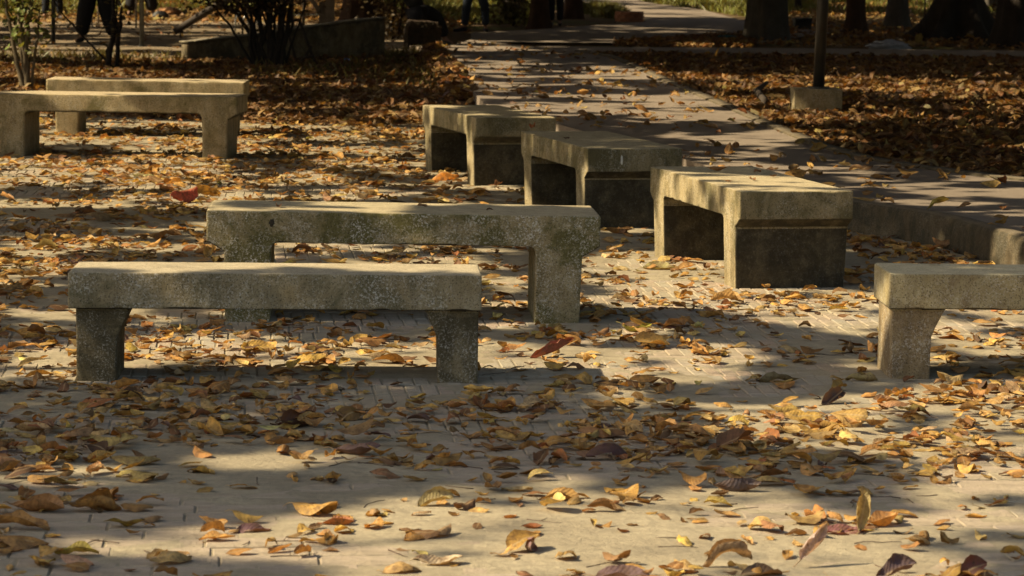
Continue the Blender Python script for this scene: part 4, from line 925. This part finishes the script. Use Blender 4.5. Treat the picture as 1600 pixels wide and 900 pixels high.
grass('grass', [([at(640, 30), at(830, 40), at(880, -14), at(560, -14)], .28), ([at(1010, 3), at(1170, 26), at(1250, 20), at(1500, -14), at(960, -14)], .34), ([at(1200, 20), at(1620, 26), at(1620, -14), at(1200, -14)], .2), ([at(-40, 26), at(420, 16), at(420, -14), at(-40, -14)], .18)], 70000, .22, 1, col=(.20, .27, .055))
grass('weeds', [([at(-20, 106), at(300, 104), at(300, 94), at(-20, 90)], .3), ([at(600, 98), at(700, 90), at(700, 84), at(600, 88)], .25), ([at(150, 100), at(172, 100), at(172, 92), at(150, 92)], .08), ([at(390, 122), at(720, 150), at(700, 100), at(400, 100)], .37)], 2600, .14, 2, col=(.10, .13, .03), z=0)
grass('grass', [([at(905, 24), at(985, 30), at(960, 14), at(905, 12)], 1)], 2500, .22, 3, col=(.08, .14, .03))
# ------------------------------------------------------------------ people (only their legs are in the frame)
SKIN = simple('skin', (.25, .14, .085), .55, bmp=0, var=.08)
def skinmesh(name, chains, m, parent, sub=2):
    V = []; E = []; R = []; idx = {}
    for ch in chains:
        prev = None
        for (p_, r) in ch:
            k = tuple(round(x, 4) for x in p_)
            if k not in idx: idx[k] = len(V); V.append(p_); R.append(r)
            if prev is not None and prev != idx[k]: E.append((prev, idx[k]))
            prev = idx[k]
    me = bpy.data.meshes.new(name); me.from_pydata(V, E, []); o = link(name, me, m, parent)
    md = o.modifiers.new('Skin', 'SKIN'); md.use_smooth_shade = True
    for i, r in enumerate(R):
        sv = me.skin_vertices[0].data[i]; rr = r if hasattr(r, '__len__') else (r, r); sv.radius = rr
    me.skin_vertices[0].data[0].use_root = True
    o.modifiers.new('Sub', 'SUBSURF').levels = sub; o.modifiers['Sub'].render_levels = sub
    return o
def person(u, v, rz, label, legs, trousers, shirt, hip=.9, shoe=(.03, .03, .03), lean=(0, 0), wide=1.0, hands=None, xy=None, z=0):
    p = at(u, v); root = empty('person', (p[0], p[1], z), rz, label=label, cat='person', group='people behind the benches')
    tm = simple('trouser_cloth', trousers, .85, var=.15, scale=12, bmp=.004); sm = simple('shirt_cloth', shirt, .85, var=.1, scale=12, bmp=.003); shm = simple('shoe_leather', shoe, .5, bmp=.001); hm = simple('dark_hair', (.015, .012, .01), .6, bmp=.002)
    lx_, ly_ = lean; pel = (0, 0, hip); ch = (lx_, ly_, hip+.38); nk = (lx_*1.15, ly_*1.15, hip+.56); hd = (lx_*1.2, ly_*1.2-.01, hip+.67); ht = (lx_*1.2, ly_*1.2, hip+.78)
    body = [[(pel, .13), ((lx_*.5, ly_*.5, hip+.18), .12), (ch, .14), (nk, .055), (hd, .085), (ht, .07)]]
    cloth = [[(pel, .155), ((lx_*.5, ly_*.5, hip+.18), .145), (ch, .165), ((lx_*1.08, ly_*1.08, hip+.49), .09)]]; tr = [[((0, 0, hip+.06), .15), (pel, .155)]]
    for s_, L in zip((-1, 1), legs):
        hipj, knee, ank, toe = L
        body.append([(pel, .13), (hipj, .09), (knee, .058), (ank, .04), (toe, .035)])
        tr.append([(pel, .155), (hipj, .115*wide), (knee, .085*wide), ((ank[0], ank[1], ank[2]+.03), .07*wide)])
        d = Vector(toe)-Vector(ank); d.z = 0; heel = Vector((ank[0], ank[1], .045))-d*.25
        skinmesh('shoe', [[(tuple(heel+Vector((0, 0, z*0))), .045), ((ank[0], ank[1], ank[2]*.6+.01), .052), (tuple(Vector((ank[0], ank[1], .04))+d*.6), .045), (tuple(Vector((ank[0], ank[1], .032))+d*1.0), .034)]], shm, root)
        sh = (lx_+s_*.19, ly_, hip+.47); el = (lx_+s_*.25, ly_+.02, hip+.2); wr = (lx_+s_*.24, ly_-.08, hip-.03) if hands is None else hands[0 if s_ < 0 else 1]
        body.append([(ch, .14), (sh, .06), (el, .042), (wr, .028), ((wr[0], wr[1]-.02, wr[2]-.07), (.035, .018))])
        pa = (wr[0], wr[1]-.02, wr[2]-.07)
        for f_ in range(4): body.append([(pa, (.035, .018)), ((pa[0]+.006*s_, pa[1]-.025+f_*.017, pa[2]-.05), .0085), ((pa[0]-.002*s_, pa[1]-.028+f_*.018, pa[2]-.085+.006*abs(f_-1.5)), .0075)])
        body.append([(pa, (.035, .018)), ((pa[0]-.01*s_, pa[1]-.045, pa[2]-.02), .009), ((pa[0]-.012*s_, pa[1]-.055, pa[2]-.05), .008)])
        cloth.append([(ch, .165), (sh, .075), ((sh[0]*.5+el[0]*.5, sh[1]*.5+el[1]*.5, sh[2]*.5+el[2]*.5), .062)])
    body.append([(hd, .085), ((hd[0], hd[1]-.10, hd[2]-.01), .014)])
    skinmesh('body', body, SKIN, root, 1); skinmesh('trousers', tr, tm, root); skinmesh('shirt', cloth, sm, root)
    skinmesh('hair', [[((hd[0], hd[1]+.03, hd[2]+.03), .09), ((ht[0], ht[1]+.01, ht[2]+.015), .078)]], hm, root)
    for s_ in (-1, 1):
        bm = bmesh.new(); bmesh.ops.create_icosphere(bm, subdivisions=1, radius=.011); e = link('eye', bm_mesh('eye', bm, True), simple('eye_white', (.5, .5, .48), .3, bmp=0), root); e.location = (hd[0]+s_*.032, hd[1]-.082, hd[2]+.01)
    return root
person(152, 67, 0, 'person in loose black trousers standing between the two grey posts', [((-.10, 0, .86), (-.20, -.03, .45), (-.25, .0, .08), (-.33, -.12, .03)), ((.10, 0, .86), (.17, 0, .45), (.28, .0, .08), (.30, -.14, .03))], (.012, .012, .014), (.03, .03, .035), hip=.92, wide=1.65)
person(82, 31, 0, 'farthest person at the left, dark trousers, half hidden by the slim grey post', [((-.09, 0, .84), (-.13, 0, .45), (-.16, 0, .08), (-.28, -.1, .03)), ((.09, 0, .84), (.13, 0, .45), (.16, 0, .08), (.3, -.08, .03))], (.015, .018, .025), (.05, .05, .06), wide=1.15)
person(222, 27, 0, 'person in wide black clothes behind the thickest grey post', [((-.10, 0, .84), (-.20, 0, .5), (-.28, 0, .1), (-.32, -.12, .03)), ((.10, 0, .84), (.17, 0, .5), (.24, .02, .1), (.36, -.1, .03))], (.015, .014, .015), (.02, .02, .02), wide=1.9)
person(655, 72, 0, 'seated person all in black on the stone block, one leg stretched to the right', [((-.08, -.05, .50), (-.05, -.38, .50), (-.08, -.42, .08), (-.1, -.58, .03)), ((.10, .1, .52), (.28, .1, .50), (.42, .1, .10), (.56, .0, .03))], (.012, .012, .014), (.012, .012, .012), hip=.56, wide=1.35, lean=(-.22, .05), hands=((-.42, .12, 1.02), (-.02, .12, 1.05)))
person(742, 50, 0, 'person in dark jeans standing by the bend of the path, right of the seated one', [((-.09, 0, .84), (-.17, 0, .45), (-.20, .02, .09), (-.42, -.08, .03)), ((.09, 0, .84), (.19, 0, .45), (.20, 0, .09), (.24, -.22, .03))], (.03, .04, .06), (.1, .1, .1), wide=1.05, shoe=(.02, .02, .022))
person(868, 41, 0, 'person in dark trousers standing close to the dark reddish trunk', [((-.08, 0, .84), (-.09, 0, .45), (-.09, 0, .08), (-.1, -.14, .03)), ((.08, 0, .84), (.09, 0, .45), (.09, 0, .08), (.1, -.14, .03))], (.02, .022, .03), (.08, .08, .09))

# labels that fell together are told apart by their order in the photo
def part_labels():
    by = {}
    for o in C.objects:
        if o.parent is None and o.get('category') in ('fallen leaf', 'twig'): by.setdefault(o['label'], []).append(o)
    for lab, L in by.items():
        if len(L) < 2: continue
        L.sort(key=lambda o: pix(o.location.x, o.location.y, 0)[0]); n = len(L)
        w = ['left of two', 'right of two'] if n == 2 else ['leftmost of three', 'middle of three', 'rightmost of three'] if n == 3 else [f'{k} from left' for k in ('first', 'second', 'third', 'fourth', 'fifth', 'sixth', 'seventh', 'eighth', 'ninth', 'tenth', 'eleventh', 'twelfth')[:n]]
        for o, t in zip(L, w): o['label'] = f'{lab}, {t}'
part_labels()
